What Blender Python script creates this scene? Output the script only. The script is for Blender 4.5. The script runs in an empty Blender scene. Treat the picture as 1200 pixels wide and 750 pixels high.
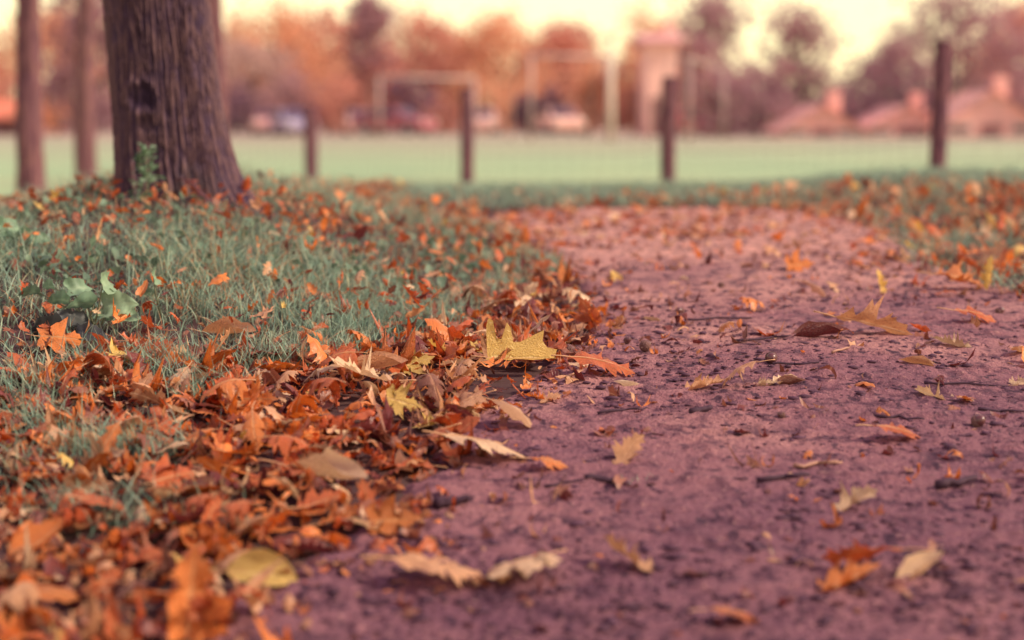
import bpy, math, random
import numpy as np
from mathutils import Vector, Matrix, Euler

R = math.radians
rng = np.random.default_rng(7)
random.seed(7)
scene = bpy.context.scene
COL = scene.collection

# ------------------------------------------------------------------ camera constants
CZ = 0.58
F = 2000.0                      # focal length in photo pixels (1200 wide)
TILT = math.atan(235.0 / F)
ct, st = math.cos(TILT), math.sin(TILT)

# ------------------------------------------------------------------ numpy noise
def _h(ix, iy, s):
    n = (ix.astype(np.int64) * 374761393 + iy.astype(np.int64) * 668265263 + s * 1442695041) & 0xffffffff
    n = ((n ^ (n >> 13)) * 1274126177) & 0xffffffff
    return ((n ^ (n >> 16)) & 0xffff) / 65535.0

def vnoise(x, y, s=0):
    x = np.asarray(x, float); y = np.asarray(y, float)
    ix = np.floor(x); iy = np.floor(y); fx = x - ix; fy = y - iy
    fx = fx * fx * (3 - 2 * fx); fy = fy * fy * (3 - 2 * fy)
    a = _h(ix, iy, s); b = _h(ix + 1, iy, s); c = _h(ix, iy + 1, s); d = _h(ix + 1, iy + 1, s)
    return (a * (1 - fx) + b * fx) * (1 - fy) + (c * (1 - fx) + d * fx) * fy * 1.0

def fbm(x, y, o=4, s=0):
    t = 0; a = 0.5; n = 0
    for i in range(o):
        t = t + a * vnoise(x, y, s + i * 17); n += a; x = x * 2.03 + 5.1; y = y * 2.03 + 1.7; a *= 0.5
    return t / n

def sstep(a, b, x):
    t = np.clip((x - a) / (b - a), 0, 1)
    return t * t * (3 - 2 * t)

# ------------------------------------------------------------------ terrain
_pd = np.array([-10, 0.5, 1.0, 1.9, 2.5, 3.2, 4.6, 6.5, 8.0, 9.5, 12, 16, 22, 35, 60, 120, 300, 900.])
_pv = np.array([0.80, 0.735, 0.685, .575, .485, .415, .368, .345, .338, .37, .47, .58, .66, .72, .78, .88, .95, 1.0])
_dd = np.concatenate([np.linspace(-10, 20, 1501), np.geomspace(20.05, 900, 500)])
_dv = np.interp(_dd, _pd, _pv)
_k = np.hanning(41); _k /= _k.sum()
_sm = np.convolve(np.pad(_dv[:1501], 20, mode='edge'), _k, 'valid')
_dv[:1481] = _sm[:1481]

def H(x, y):
    x = np.asarray(x, float); y = np.asarray(y, float)
    z = CZ - np.interp(y, _dd, _dv)
    bank = 0.165 * sstep(-0.05, -0.90, x) * sstep(2.4, 4.3, y) * (1 - sstep(4.5, 7.2, y))
    bank = bank * (1 - .5 * sstep(-1.03, -1.4, x)) - .11 * sstep(-.9, -2.2, x) * sstep(4.8, 7.5, y) * (1 - sstep(12, 22, y))
    bankr = 0.075 * sstep(1.0, 1.9, x) * sstep(4.0, 6.0, y) * (1 - sstep(8.5, 13, y))
    lump = (fbm(x * 1.7, y * 1.7, 3, 3) - 0.5) * 0.03 * sstep(0, 2, y)
    far = (fbm(x * .08, y * .08, 2, 9) - .5) * 0.25 * sstep(25, 60, y)
    return z + bank + bankr + lump + far

def project(x, y, z):
    """world -> photo pixel (1200x750)"""
    dz = z - CZ
    depth = y * ct - dz * st
    up = y * st + dz * ct
    depth = np.maximum(depth, 1e-3)
    return 600 + F * x / depth, 375 - F * up / depth, depth

def at(px, py):
    """the ground point seen at a pixel of the photo"""
    xc = (px - 600) / F; yc = (375 - py) / F
    d = np.array([xc, ct + yc * st, -st + yc * ct])
    t0, prev = 0.4, None
    ts = np.concatenate([np.linspace(.4, 12, 900), np.geomspace(12.05, 400, 500)])
    P = d[None] * ts[:, None]
    g = P[:, 2] + CZ - H(P[:, 0], P[:, 1])
    i = int(np.argmax(g <= 0)) if (g <= 0).any() else len(ts) - 1
    i = max(i, 1)
    k = g[i - 1] / (g[i - 1] - g[i] + 1e-12)
    t = ts[i - 1] + (ts[i] - ts[i - 1]) * min(max(k, 0), 1)
    p = d * t
    return float(p[0]), float(p[1]), float(H(p[0], p[1]))

def at_depth(px, y):
    """x on the ground at distance y under image column px"""
    x = (px - 600) / F * y
    return x, y, float(H(x, y))

# ------------------------------------------------------------------ mesh helpers
def mesh_np(name, V, quads=None, tris=None, mats=(), mat_idx=None, smooth=True, attrs=None):
    me = bpy.data.meshes.new(name)
    V = np.asarray(V, np.float32)
    nq = 0 if quads is None else len(quads); nt = 0 if tris is None else len(tris)
    me.vertices.add(len(V)); me.vertices.foreach_set('co', V.ravel())
    loops = []; starts = []
    if nq:
        loops.append(np.asarray(quads, np.int32).ravel()); starts.append(np.arange(nq) * 4)
    if nt:
        loops.append(np.asarray(tris, np.int32).ravel()); starts.append(nq * 4 + np.arange(nt) * 3)
    L = np.concatenate(loops); S = np.concatenate(starts).astype(np.int32)
    me.loops.add(len(L)); me.loops.foreach_set('vertex_index', L)
    me.polygons.add(nq + nt); me.polygons.foreach_set('loop_start', S)
    if mat_idx is not None:
        me.polygons.foreach_set('material_index', np.asarray(mat_idx, np.int32))
    me.polygons.foreach_set('use_smooth', np.full(nq + nt, smooth, bool))
    for m in mats: me.materials.append(m)
    me.update(calc_edges=True)
    for k, a in (attrs or {}).items():
        at_ = me.attributes.new(k, 'FLOAT_COLOR', 'POINT')
        a = np.asarray(a, np.float32)
        if a.shape[1] == 3: a = np.concatenate([a, np.ones((len(a), 1), np.float32)], 1)
        at_.data.foreach_set('color', a.ravel())
    me.validate()
    return me

class MB:
    """collects plain shapes into one mesh"""
    def __init__(s): s.V = []; s.Fq = []; s.n = 0
    def add(s, V, Fc):
        s.V += [tuple(v) for v in V]; s.Fq += [tuple(i + s.n for i in f) for f in Fc]; s.n += len(V)
    def box(s, x0, x1, y0, y1, z0, z1):
        s.add([(x0,y0,z0),(x1,y0,z0),(x1,y1,z0),(x0,y1,z0),(x0,y0,z1),(x1,y0,z1),(x1,y1,z1),(x0,y1,z1)],
              [(0,3,2,1),(4,5,6,7),(0,1,5,4),(1,2,6,5),(2,3,7,6),(3,0,4,7)])
    def prism(s, prof, x0, x1):
        """profile of (y,z) swept along x"""
        n = len(prof)
        s.add([(x0, p[0], p[1]) for p in prof] + [(x1, p[0], p[1]) for p in prof],
              [tuple(range(n))[::-1], tuple(range(n, 2*n))] + [(i, (i+1) % n, n + (i+1) % n, n + i) for i in range(n)])
    def tube(s, pts, radii, sides=8, cap=True):
        pts = [Vector(p) for p in pts]; rings = []
        up = Vector((0, 0, 1)); base = s.n; V = []; Fc = []
        prev = None
        for i, p in enumerate(pts):
            d = (pts[min(i+1, len(pts)-1)] - pts[max(i-1, 0)]).normalized()
            if prev is None:
                a = d.cross(Vector((1, 0, 0)) if abs(d.x) < .8 else Vector((0, 1, 0))).normalized()
            else:
                a = (prev - d * prev.dot(d)).normalized()
            prev = a; b = d.cross(a)
            for k in range(sides):
                t = 2 * math.pi * k / sides
                V.append(p + (a * math.cos(t) + b * math.sin(t)) * radii[i])
        for i in range(len(pts) - 1):
            for k in range(sides):
                Fc.append((i*sides+k, i*sides+(k+1) % sides, (i+1)*sides+(k+1) % sides, (i+1)*sides+k))
        if cap:
            Fc.append(tuple(range(sides))[::-1]); Fc.append(tuple((len(pts)-1)*sides + k for k in range(sides)))
        s.add(V, Fc)
    def ball(s, c, rx, ry, rz, nu=10, nv=7):
        V = []; Fc = []
        for j in range(nv + 1):
            th = math.pi * j / nv
            for i in range(nu):
                ph = 2 * math.pi * i / nu
                V.append((c[0]+rx*math.sin(th)*math.cos(ph), c[1]+ry*math.sin(th)*math.sin(ph), c[2]+rz*math.cos(th)))
        for j in range(nv):
            for i in range(nu):
                Fc.append((j*nu+i, (j+1)*nu+i, (j+1)*nu+(i+1) % nu, j*nu+(i+1) % nu))
        s.add(V, Fc)
    def build(s, name, mat, parent=None, smooth=False, loc=None, bevel=0):
        me = bpy.data.meshes.new(name); me.from_pydata(s.V, [], s.Fq)
        me.polygons.foreach_set('use_smooth', [smooth] * len(me.polygons))
        me.materials.append(mat); me.update()
        return link(name, me, parent, loc, bevel)

def link(name, me, parent=None, loc=None, bevel=0):
    o = bpy.data.objects.new(name, me); COL.objects.link(o)
    if parent is not None: o.parent = parent
    if loc is not None: o.location = loc
    if bevel:
        b = o.modifiers.new('bevel', 'BEVEL'); b.width = bevel; b.segments = 2
    return o

def empty(name, loc=(0, 0, 0), rz=0.0):
    o = bpy.data.objects.new(name, None); COL.objects.link(o)
    o.location = loc; o.rotation_euler = (0, 0, rz); o.empty_display_size = .1
    return o

def tag(o, label=None, cat=None, group=None, kind=None):
    if label: o['label'] = label
    if cat: o['category'] = cat
    if group: o['group'] = group
    if kind: o['kind'] = kind
    return o

# ------------------------------------------------------------------ materials
class NT:
    def __init__(s, m):
        s.t = m.node_tree; s.t.nodes.clear()
    def n(s, typ, **kw):
        nd = s.t.nodes.new(typ)
        for k, v in kw.items():
            if k.startswith('i_'):
                nd.inputs[k[2:].replace('_', ' ')].default_value = v
            else: setattr(nd, k, v)
        return nd
    def l(s, a, b): s.t.links.new(a, b)

def newmat(name):
    m = bpy.data.materials.new(name); m.use_nodes = True
    return m, NT(m)

def c4(c): return (c[0], c[1], c[2], 1.0)

def mixc(t, fac, a, b, mode='MIX'):
    n = t.n('ShaderNodeMix', data_type='RGBA', blend_type=mode)
    for sock, v in ((n.inputs[0], fac), (n.inputs[6], a), (n.inputs[7], b)):
        if isinstance(v, (int, float)): sock.default_value = v
        elif isinstance(v, (tuple, list)): sock.default_value = c4(v)
        else: t.l(v, sock)
    return n.outputs[2]

def ramp(t, fac, stops):
    n = t.n('ShaderNodeValToRGB'); e = n.color_ramp.elements
    while len(e) < len(stops): e.new(0.5)
    for el, (p, c) in zip(e, stops):
        el.position = p; el.color = c4(c) if isinstance(c, (tuple, list)) else (c, c, c, 1)
    t.l(fac, n.inputs[0]); return n.outputs[0]

def noise(t, vec, scale, detail=4, rough=.55, stretch=None):
    if stretch is not None:
        mp = t.n('ShaderNodeMapping'); mp.inputs['Scale'].default_value = stretch
        t.l(vec, mp.inputs[0]); vec = mp.outputs[0]
    n = t.n('ShaderNodeTexNoise'); n.inputs['Scale'].default_value = scale
    n.inputs['Detail'].default_value = detail; n.inputs['Roughness'].default_value = rough
    t.l(vec, n.inputs['Vector']); return n.outputs[0]

def finish(t, color, rough=.7, bump=None, bstr=.5, bdist=.01, spec=.4, trans=None, transcol=None):
    p = t.n('ShaderNodeBsdfPrincipled')
    if isinstance(color, (tuple, list)): p.inputs['Base Color'].default_value = c4(color)
    else: t.l(color, p.inputs['Base Color'])
    if isinstance(rough, (int, float)): p.inputs['Roughness'].default_value = rough
    else: t.l(rough, p.inputs['Roughness'])
    p.inputs['Specular IOR Level'].default_value = spec
    if bump is not None:
        b = t.n('ShaderNodeBump'); b.inputs['Strength'].default_value = bstr; b.inputs['Distance'].default_value = bdist
        t.l(bump, b.inputs['Height']); t.l(b.outputs[0], p.inputs['Normal'])
    out = t.n('ShaderNodeOutputMaterial'); sh = p.outputs[0]
    if trans:
        tr = t.n('ShaderNodeBsdfTranslucent'); t.l(transcol if transcol is not None else color, tr.inputs[0]) if not isinstance(color, tuple) else None
        if isinstance(color, tuple): tr.inputs[0].default_value = c4(color)
        mx = t.n('ShaderNodeMixShader'); mx.inputs[0].default_value = trans
        t.l(sh, mx.inputs[1]); t.l(tr.outputs[0], mx.inputs[2]); sh = mx.outputs[0]
    t.l(sh, out.inputs[0])

def simple(name, c, rough=.7, var=.25, scale=6, spec=.4, bstr=.0):
    m, t = newmat(name)
    tc = t.n('ShaderNodeTexCoord').outputs['Object']
    f = noise(t, tc, scale, 5)
    col = mixc(t, f, tuple(v * (1 - var) for v in c), tuple(min(1, v * (1 + var)) for v in c))
    finish(t, col, rough, f if bstr else None, bstr, .01, spec)
    return m

def leaf_mat(name, base, pale, dark):
    m, t = newmat(name)
    a = t.n('ShaderNodeAttribute', attribute_name='lc')
    sep = t.n('ShaderNodeSeparateColor'); t.l(a.outputs['Color'], sep.inputs[0])
    oi = t.n('ShaderNodeObjectInfo')
    tc = t.n('ShaderNodeTexCoord').outputs['Object']
    # mottling
    n1 = noise(t, tc, 38, 5, .6); n2 = noise(t, tc, 150, 3, .6)
    col = mixc(t, ramp(t, n1, [(.49, 0.0), (.74, 1.0)]), base, dark)
    col = mixc(t, ramp(t, n2, [(.60, 0.0), (.76, .4)]), col, pale)
    # per leaf tone
    tone = t.n('ShaderNodeMath', operation='ADD'); t.l(sep.outputs[2], tone.inputs[0]); t.l(oi.outputs['Random'], tone.inputs[1])
    fr = t.n('ShaderNodeMath', operation='FRACT'); t.l(tone.outputs[0], fr.inputs[0])
    vm = ramp(t, fr.outputs[0], [(0, (.62, .60, .66)), (.5, (1, 1, 1)), (1, (1.22, 1.28, 1.3))])
    col = mixc(t, 1.0, col, vm, 'MULTIPLY')
    # midrib and side veins from the leaf's own coordinates (red: along, green: across .5 is the midrib)
    ab = t.n('ShaderNodeMath', operation='SUBTRACT'); ab.inputs[1].default_value = .5; t.l(sep.outputs[1], ab.inputs[0])
    ab2 = t.n('ShaderNodeMath', operation='ABSOLUTE'); t.l(ab.outputs[0], ab2.inputs[0])
    rib = ramp(t, ab2.outputs[0], [(.0, 1.0), (.03, .75), (.06, 0.0)])
    sv = t.n('ShaderNodeMath', operation='MULTIPLY_ADD'); sv.inputs[1].default_value = -1.1; t.l(ab2.outputs[0], sv.inputs[0]); t.l(sep.outputs[0], sv.inputs[2])
    sv2 = t.n('ShaderNodeMath', operation='MULTIPLY'); sv2.inputs[1].default_value = 8.0; t.l(sv.outputs[0], sv2.inputs[0])
    sv3 = t.n('ShaderNodeMath', operation='FRACT'); t.l(sv2.outputs[0], sv3.inputs[0])
    side = ramp(t, sv3.outputs[0], [(0, .55), (.07, .4), (.14, 0.0), (1, 0.0)])
    mxv = t.n('ShaderNodeMath', operation='MAXIMUM'); t.l(rib, mxv.inputs[0]); t.l(side, mxv.inputs[1])
    col = mixc(t, mxv.outputs[0], col, pale)
    g = t.n('ShaderNodeNewGeometry')
    under = mixc(t, .42, col, pale)
    bk = t.n('ShaderNodeMath', operation='MULTIPLY'); bk.inputs[1].default_value = .8; t.l(g.outputs['Backfacing'], bk.inputs[0])
    col = mixc(t, bk.outputs[0], col, under)
    bh = t.n('ShaderNodeMath', operation='ADD'); t.l(n1, bh.inputs[0]); t.l(mxv.outputs[0], bh.inputs[1])
    finish(t, col, .38, bh.outputs[0], .6, .009, .55, trans=.28)
    return m

LEAF = {
    'russet': ((.60, .088, .014), (.70, .27, .12), (.20, .040, .025)),
    'orange': ((.86, .200, .022), (.84, .38, .15), (.36, .075, .022)),
    'brown':  ((.27, .082, .050), (.52, .24, .15), (.11, .028, .030)),
    'tan':    ((.66, .30, .135), (.85, .53, .32), (.40, .13, .060)),
    'pale':   ((.82, .52, .29), (.93, .70, .46), (.56, .27, .13)),
    'yellow': ((.95, .58, .11), (.92, .70, .28), (.74, .38, .06)),
    'maroon': ((.17, .028, .030), (.36, .12, .085), (.075, .013, .026)),
}
LM = {k: leaf_mat('leaf_' + k, *v) for k, v in LEAF.items()}
LNAMES = list(LEAF)
STEM = simple('leaf_stem', (.62, .34, .18), .5, .3, 40)

def path_mat():
    m, t = newmat('dirt_path')
    tc = t.n('ShaderNodeTexCoord').outputs['Object']
    a = noise(t, tc, 2.2, 5); b = noise(t, tc, 26, 6, .65); c = noise(t, tc, 120, 4, .65)
    d = noise(t, tc, 34, 4, .6, stretch=(1.0, .8, 1.0))
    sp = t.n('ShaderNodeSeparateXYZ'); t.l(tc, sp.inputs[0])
    dry = t.n('ShaderNodeMapRange'); dry.inputs['From Min'].default_value = 2.2; dry.inputs['From Max'].default_value = 5.2; t.l(sp.outputs[1], dry.inputs['Value'])  # path painted darker near and lighter far, imitating the change in light
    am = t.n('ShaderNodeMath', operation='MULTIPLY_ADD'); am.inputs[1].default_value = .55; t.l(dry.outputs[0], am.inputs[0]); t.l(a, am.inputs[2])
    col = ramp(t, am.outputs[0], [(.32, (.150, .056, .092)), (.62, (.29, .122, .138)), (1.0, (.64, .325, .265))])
    col = mixc(t, ramp(t, b, [(.37, .9), (.52, 0.0)]), col, (.075, .024, .048))
    col = mixc(t, ramp(t, c, [(.60, 0.0), (.74, .75)]), col, (.62, .34, .29))
    col = mixc(t, ramp(t, d, [(.60, 0.0), (.66, .9)]), col, (.040, .012, .032))
    hs = t.n('ShaderNodeMath', operation='ADD'); t.l(b, hs.inputs[0]); t.l(c, hs.inputs[1])
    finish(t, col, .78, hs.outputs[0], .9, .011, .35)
    return m

def soil_mat():
    m, t = newmat('soil')
    geo = t.n('ShaderNodeNewGeometry').outputs['Position']
    sep = t.n('ShaderNodeSeparateXYZ'); t.l(geo, sep.inputs[0])
    a = noise(t, geo, 9, 5, .6)
    near = mixc(t, a, (.055, .022, .036), (.10, .060, .045))
    b = noise(t, geo, .9, 5, .6, stretch=(.35, 1.0, 1.0)); c = noise(t, geo, 7, 3, .6)
    f1 = mixc(t, ramp(t, b, [(.35, 0.0), (.7, 1.0)]), (.26, .42, .24), (.42, .53, .28))
    f1 = mixc(t, ramp(t, c, [(.55, 0.0), (.8, .35)]), f1, (.42, .36, .20))
    bb = noise(t, geo, .10, 3, .5, stretch=(.25, 1.0, 1.0))
    f1 = mixc(t, ramp(t, bb, [(.52, 0.0), (.68, .5)]), f1, (.43, .33, .21))
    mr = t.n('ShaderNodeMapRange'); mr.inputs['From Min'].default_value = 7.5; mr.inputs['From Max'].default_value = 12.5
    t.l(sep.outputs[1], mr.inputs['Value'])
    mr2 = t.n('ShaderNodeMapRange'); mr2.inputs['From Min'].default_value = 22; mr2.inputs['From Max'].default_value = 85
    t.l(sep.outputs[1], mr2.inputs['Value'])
    f1 = mixc(t, mr2.outputs[0], f1, (.40, .31, .25))  # far field fades to beige-mauve: haze painted into the colour
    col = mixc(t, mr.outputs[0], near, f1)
    finish(t, col, .9, a, .5, .02, .2)
    return m

def grass_mat(name, stops, dry):
    m, t = newmat(name)
    a = t.n('ShaderNodeAttribute', attribute_name='gc')
    sep = t.n('ShaderNodeSeparateColor'); t.l(a.outputs['Color'], sep.inputs[0])
    col = ramp(t, sep.outputs[0], stops)
    tcg = t.n('ShaderNodeTexCoord').outputs['Object']
    col = mixc(t, ramp(t, noise(t, tcg, 45, 4, .6), [(.42, 0.0), (.7, .6)]), col, tuple(v * .45 for v in dry))
    rootc = mixc(t, ramp(t, sep.outputs[1], [(0, 1.0), (.5, 0.0)]), col, (.050, .040, .046))  # painted shade: lower half of each blade darkens towards its base
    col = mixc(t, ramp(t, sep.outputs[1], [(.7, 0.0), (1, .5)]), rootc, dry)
    finish(t, col, .5, spec=.35, trans=.3)
    return m

def bark_mat(name, c1, c2, c3, sc=1.0):
    m, t = newmat(name)
    tc = t.n('ShaderNodeTexCoord').outputs['Object']
    a = t.n('ShaderNodeAttribute', attribute_name='bk')
    sep = t.n('ShaderNodeSeparateColor'); t.l(a.outputs['Color'], sep.inputs[0])
    n1 = noise(t, tc, 14 * sc, 6, .65, stretch=(1, 1, .22)); n2 = noise(t, tc, 70 * sc, 4, .6, stretch=(1, 1, .35))
    col = mixc(t, ramp(t, n1, [(.35, 0.0), (.65, 1.0)]), c1, c2)
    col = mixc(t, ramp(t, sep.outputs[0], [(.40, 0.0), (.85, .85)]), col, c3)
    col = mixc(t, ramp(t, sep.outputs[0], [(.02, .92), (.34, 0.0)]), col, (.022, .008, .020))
    g1 = noise(t, tc, 3.0 * sc, 3)
    col = mixc(t, ramp(t, g1, [(.56, 0.0), (.75, .35)]), col, (.105, .105, .07))
    hs = t.n('ShaderNodeMath', operation='ADD'); t.l(n1, hs.inputs[0]); t.l(n2, hs.inputs[1])
    finish(t, col, .85, hs.outputs[0], .8, .012, .3)
    return m

def crown_mat(name, lo, hi):
    m, t = newmat(name)
    a = t.n('ShaderNodeAttribute', attribute_name='cc')
    sep = t.n('ShaderNodeSeparateColor'); t.l(a.outputs['Color'], sep.inputs[0])
    finish(t, mixc(t, sep.outputs[0], lo, hi), .7, spec=.2, trans=.4)
    return m

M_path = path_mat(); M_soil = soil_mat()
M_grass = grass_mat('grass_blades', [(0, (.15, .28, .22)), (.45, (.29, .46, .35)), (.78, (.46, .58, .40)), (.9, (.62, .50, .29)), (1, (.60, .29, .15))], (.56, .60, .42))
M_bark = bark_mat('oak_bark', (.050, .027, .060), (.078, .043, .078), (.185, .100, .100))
M_bark_far = bark_mat('far_bark', (.15, .060, .090), (.20, .085, .105), (.26, .12, .11), .5)
M_post = bark_mat('post_wood', (.13, .045, .078), (.17, .062, .092), (.24, .10, .11), .8)

# ------------------------------------------------------------------ ground sheet
def grid_quads(nr, nc):
    i = np.arange(nr - 1)[:, None] * nc + np.arange(nc - 1)[None]
    return np.stack([i, i + 1, i + nc + 1, i + nc], -1).reshape(-1, 4)

rows = np.concatenate([np.linspace(-6, .5, 14), np.geomspace(.55, 900, 330)])
u = np.linspace(-1, 1, 260); u = np.sign(u) * (0.45 * np.abs(u) + .55 * np.abs(u) ** 3)
X = u[None] * (5 + np.maximum(rows, 0)[:, None] * 1.15); Y = np.repeat(rows[:, None], len(u), 1)
Z = H(X, Y)
me = mesh_np('ground', np.stack([X, Y, Z], -1).reshape(-1, 3), grid_quads(*X.shape), mats=[M_soil])
tag(link('ground', me), kind='structure')

# ------------------------------------------------------------------ path sheet
PATH_PX = [(180, 830), (255, 752), (330, 700), (420, 645), (490, 590), (540, 530), (590, 470), (650, 425), (705, 385), (700, 345), (668, 312),
           (620, 280), (548, 262), (600, 249), (760, 246), (950, 249), (1010, 262), (1060, 290), (1110, 325), (1210, 352), (1330, 380), (1450, 420)]
PATH = np.array([at(*p)[:2] for p in PATH_PX] + [(1.9, 1.6), (1.9, -3.0), (-.42, -3.0), (-.42, 1.2)])

def sdist(x, y, poly):
    """signed distance to a polygon, negative inside"""
    x = np.asarray(x, float); y = np.asarray(y, float)
    d = np.full(x.shape, 1e9); ins = np.zeros(x.shape, bool)
    n = len(poly)
    for i in range(n):
        ax, ay = poly[i]; bx, by = poly[(i + 1) % n]
        ex, ey = bx - ax, by - ay
        t = np.clip(((x - ax) * ex + (y - ay) * ey) / (ex * ex + ey * ey + 1e-12), 0, 1)
        d = np.minimum(d, (x - ax - t * ex) ** 2 + (y - ay - t * ey) ** 2)
        c = (ay > y) != (by > y)
        ins ^= c & (x < (bx - ax) * (y - ay) / (by - ay + 1e-15) + ax)
    d = np.sqrt(d)
    return np.where(ins, -d, d)

rows = np.concatenate([np.linspace(-2.5, .55, 12), np.geomspace(.6, 9.0, 1150)])
u = np.linspace(-.50, .62, 760)
X = u[None] * np.maximum(np.maximum(rows, .8)[:, None] * 1.0, 0); Y = np.repeat(rows[:, None], len(u), 1)
Y = Y + (vnoise(X * 300, Y * 300, 77) - .5) * .002
SD = sdist(X, Y, PATH)
edge = (fbm(X * 6, Y * 6, 3, 21) - .5) * .12
micro = (fbm(X * 4, Y * 4, 3, 31) - .5) * .007 + (fbm(X * 80, Y * 90, 3, 41) - .5) * .0058
clod = np.clip(fbm(X * 34, Y * 44, 3, 51) - .66, 0, 1) * .026
streak = np.clip(fbm(X * 11 + 3, Y * 22, 3, 61) - .61, 0, 1) * .026
PZ = micro + clod + streak
fall = sstep(-.02, .10, SD + edge)
Zp = H(X, Y) + .010 * (1 - fall) - .05 * fall + PZ * (1 - fall)
V = np.stack([X, Y, Zp], -1).reshape(-1, 3); Q = grid_quads(*X.shape)
keep = (SD + edge).reshape(-1)[Q].min(1) < .12
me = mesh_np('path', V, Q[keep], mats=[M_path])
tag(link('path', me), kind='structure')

def path_h(x, y):
    x = np.asarray(x, float); y = np.asarray(y, float)
    s = sdist(x, y, PATH)
    return H(x, y) + .010 * (1 - sstep(-.02, .10, s))

# ------------------------------------------------------------------ leaf shapes
OAK = [(0, 0, .012), (.08, .07, .05), (.13, .13, .13), (.16, .20, .22), (.19, .21, .17), (.24, .25, .12), (.30, .33, .19), (.34, .40, .28),
       (.37, .44, .24), (.40, .53, .37), (.44, .505, .24), (.50, .51, .13), (.57, .60, .18), (.61, .685, .25), (.65, .67, .16), (.68, .755, .20),
       (.72, .73, .14), (.77, .76, .10), (.83, .83, .12), (.87, .895, .14), (.90, .90, .06), (.95, .95, .03), (1.0, 1.0, .004)]
MAPLE = [(0, 0, .02), (.05, -.04, .10), (.09, -.08, .24), (.13, .02, .26), (.17, .02, .38), (.22, .12, .34), (.27, .10, .17), (.33, .22, .27),
         (.38, .30, .44), (.43, .36, .40), (.48, .52, .56), (.52, .46, .30), (.57, .48, .12), (.64, .62, .14), (.70, .70, .24), (.75, .72, .15),
         (.80, .80, .15), (.85, .82, .07), (.92, .92, .04), (1.0, 1.0, .004)]
OVAL = [(0, 0, .01), (.08, .07, .10), (.18, .17, .20), (.30, .30, .27), (.42, .42, .30), (.55, .55, .29), (.68, .68, .25), (.80, .80, .19),
        (.90, .90, .11), (.96, .96, .05), (1.0, 1.0, .005)]
PRONG = [(0, -.02, .03), (.05, -.04, .30), (.09, -.05, .50), (.12, -.03, .66), (.15, .05, .60), (.20, .11, .32), (.26, .19, .30), (.31, .27, .58), (.36, .33, .50),
         (.42, .38, .26), (.50, .50, .27), (.60, .68, .37), (.67, .86, .45), (.74, .84, .28), (.82, .90, .17), (.91, 1.06, .13), (1.0, 1.02, .01)]
DOCK = [(0, 0, .02), (.03, -.08, .14), (.07, -.10, .24), (.13, -.02, .33), (.18, .06, .34), (.24, .14, .40), (.30, .22, .37), (.37, .31, .41), (.44, .39, .36), (.52, .48, .37), (.60, .57, .30),
        (.68, .66, .29), (.76, .75, .21), (.84, .84, .17), (.92, .92, .08), (1.0, 1.0, .005)]
SHAPES = {'oak': OAK, 'maple': MAPLE, 'oval': OVAL, 'prong': PRONG, 'dock': DOCK}

def leaf_geo(kind, nS, seed, cup=0.3, bend=.4, twist=0., fold=0., tipcurl=.5, wave=.02, jitter=.12, wscale=1.0, lower=1.0):
    """unit-long leaf lying along +x; returns verts, quads, lc attribute, and the midrib points"""
    r = np.random.default_rng(seed)
    pts = SHAPES[kind]; n = len(pts)
    svals = np.linspace(-1, 1, 2 * nS + 1)
    jl = 1 + (r.random(n) - .5) * 2 * jitter; jr = 1 + (r.random(n) - .5) * 2 * jitter
    a = np.array([p[0] for p in pts]); ox = np.array([p[1] for p in pts]); oy = np.array([p[2] for p in pts]) * wscale
    S = svals[None, :]; side = np.where(S < 0, jl[:, None], jr[:, None])
    av = np.abs(S) ** 1.0
    x = a[:, None] * (1 - av) + (a[:, None] + (ox - a)[:, None] * side) * av
    v = np.sign(S) * av * oy[:, None] * side
    v = np.where(v < 0, v * lower, v)
    t = np.repeat(a[:, None], len(svals), 1)
    # cross section: cup (curvature) then fold of one half
    z = np.zeros_like(x)
    absv = np.abs(v)
    ang = cup * absv / .3
    yy = np.sign(v) * np.where(np.abs(ang) > 1e-3, np.sin(ang) / np.where(np.abs(ang) > 1e-3, ang, 1) * absv, absv)
    z = np.where(np.abs(ang) > 1e-3, (1 - np.cos(ang)) / np.where(np.abs(ang) > 1e-3, ang, 1) * absv, 0)
    z = z + tipcurl * np.clip(absv - .14, 0, 1) ** 2 * (1.2 + r.random() * 1.0) * np.where(v > 0, 1, .6 + r.random() * .8)
    ph = r.random(4) * 6.28
    z = z + wave * (np.sin(t * 9 + ph[0]) * np.sin(v * 14 + ph[1]) + .7 * np.sin(x * 17 + ph[2] + v * 9)) * np.minimum(1, absv / .08)
    if fold:
        cf, sf = math.cos(fold), math.sin(fold)
        y2 = np.where(v > 0, yy * cf - z * sf, yy); z2 = np.where(v > 0, yy * sf + z * cf, z)
        yy, z = y2, z2
    # bend along the length
    th = bend * x
    k = bend if abs(bend) > 1e-3 else 1e-3
    bx = np.sin(k * x) / k - z * np.sin(k * x); bz = (1 - np.cos(k * x)) / k + z * np.cos(k * x)
    # twist round the length
    tw = twist * (x - .3)
    y3 = yy * np.cos(tw) - (bz) * np.sin(tw) * .6; z3 = bz * np.cos(tw) + yy * np.sin(tw)
    Vv = np.stack([bx, y3, z3], -1).reshape(-1, 3)
    Qd = grid_quads(n, len(svals))
    lc = np.stack([t, np.repeat((svals * .5 + .5)[None], n, 0) , np.full(t.shape, r.random()), np.ones(t.shape)], -1).reshape(-1, 4)
    rib = np.stack([bx[:, nS], y3[:, nS], z3[:, nS]], -1)
    Vv[:, 0] -= .4; rib[:, 0] -= .4
    return Vv, Qd, lc, rib

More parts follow.
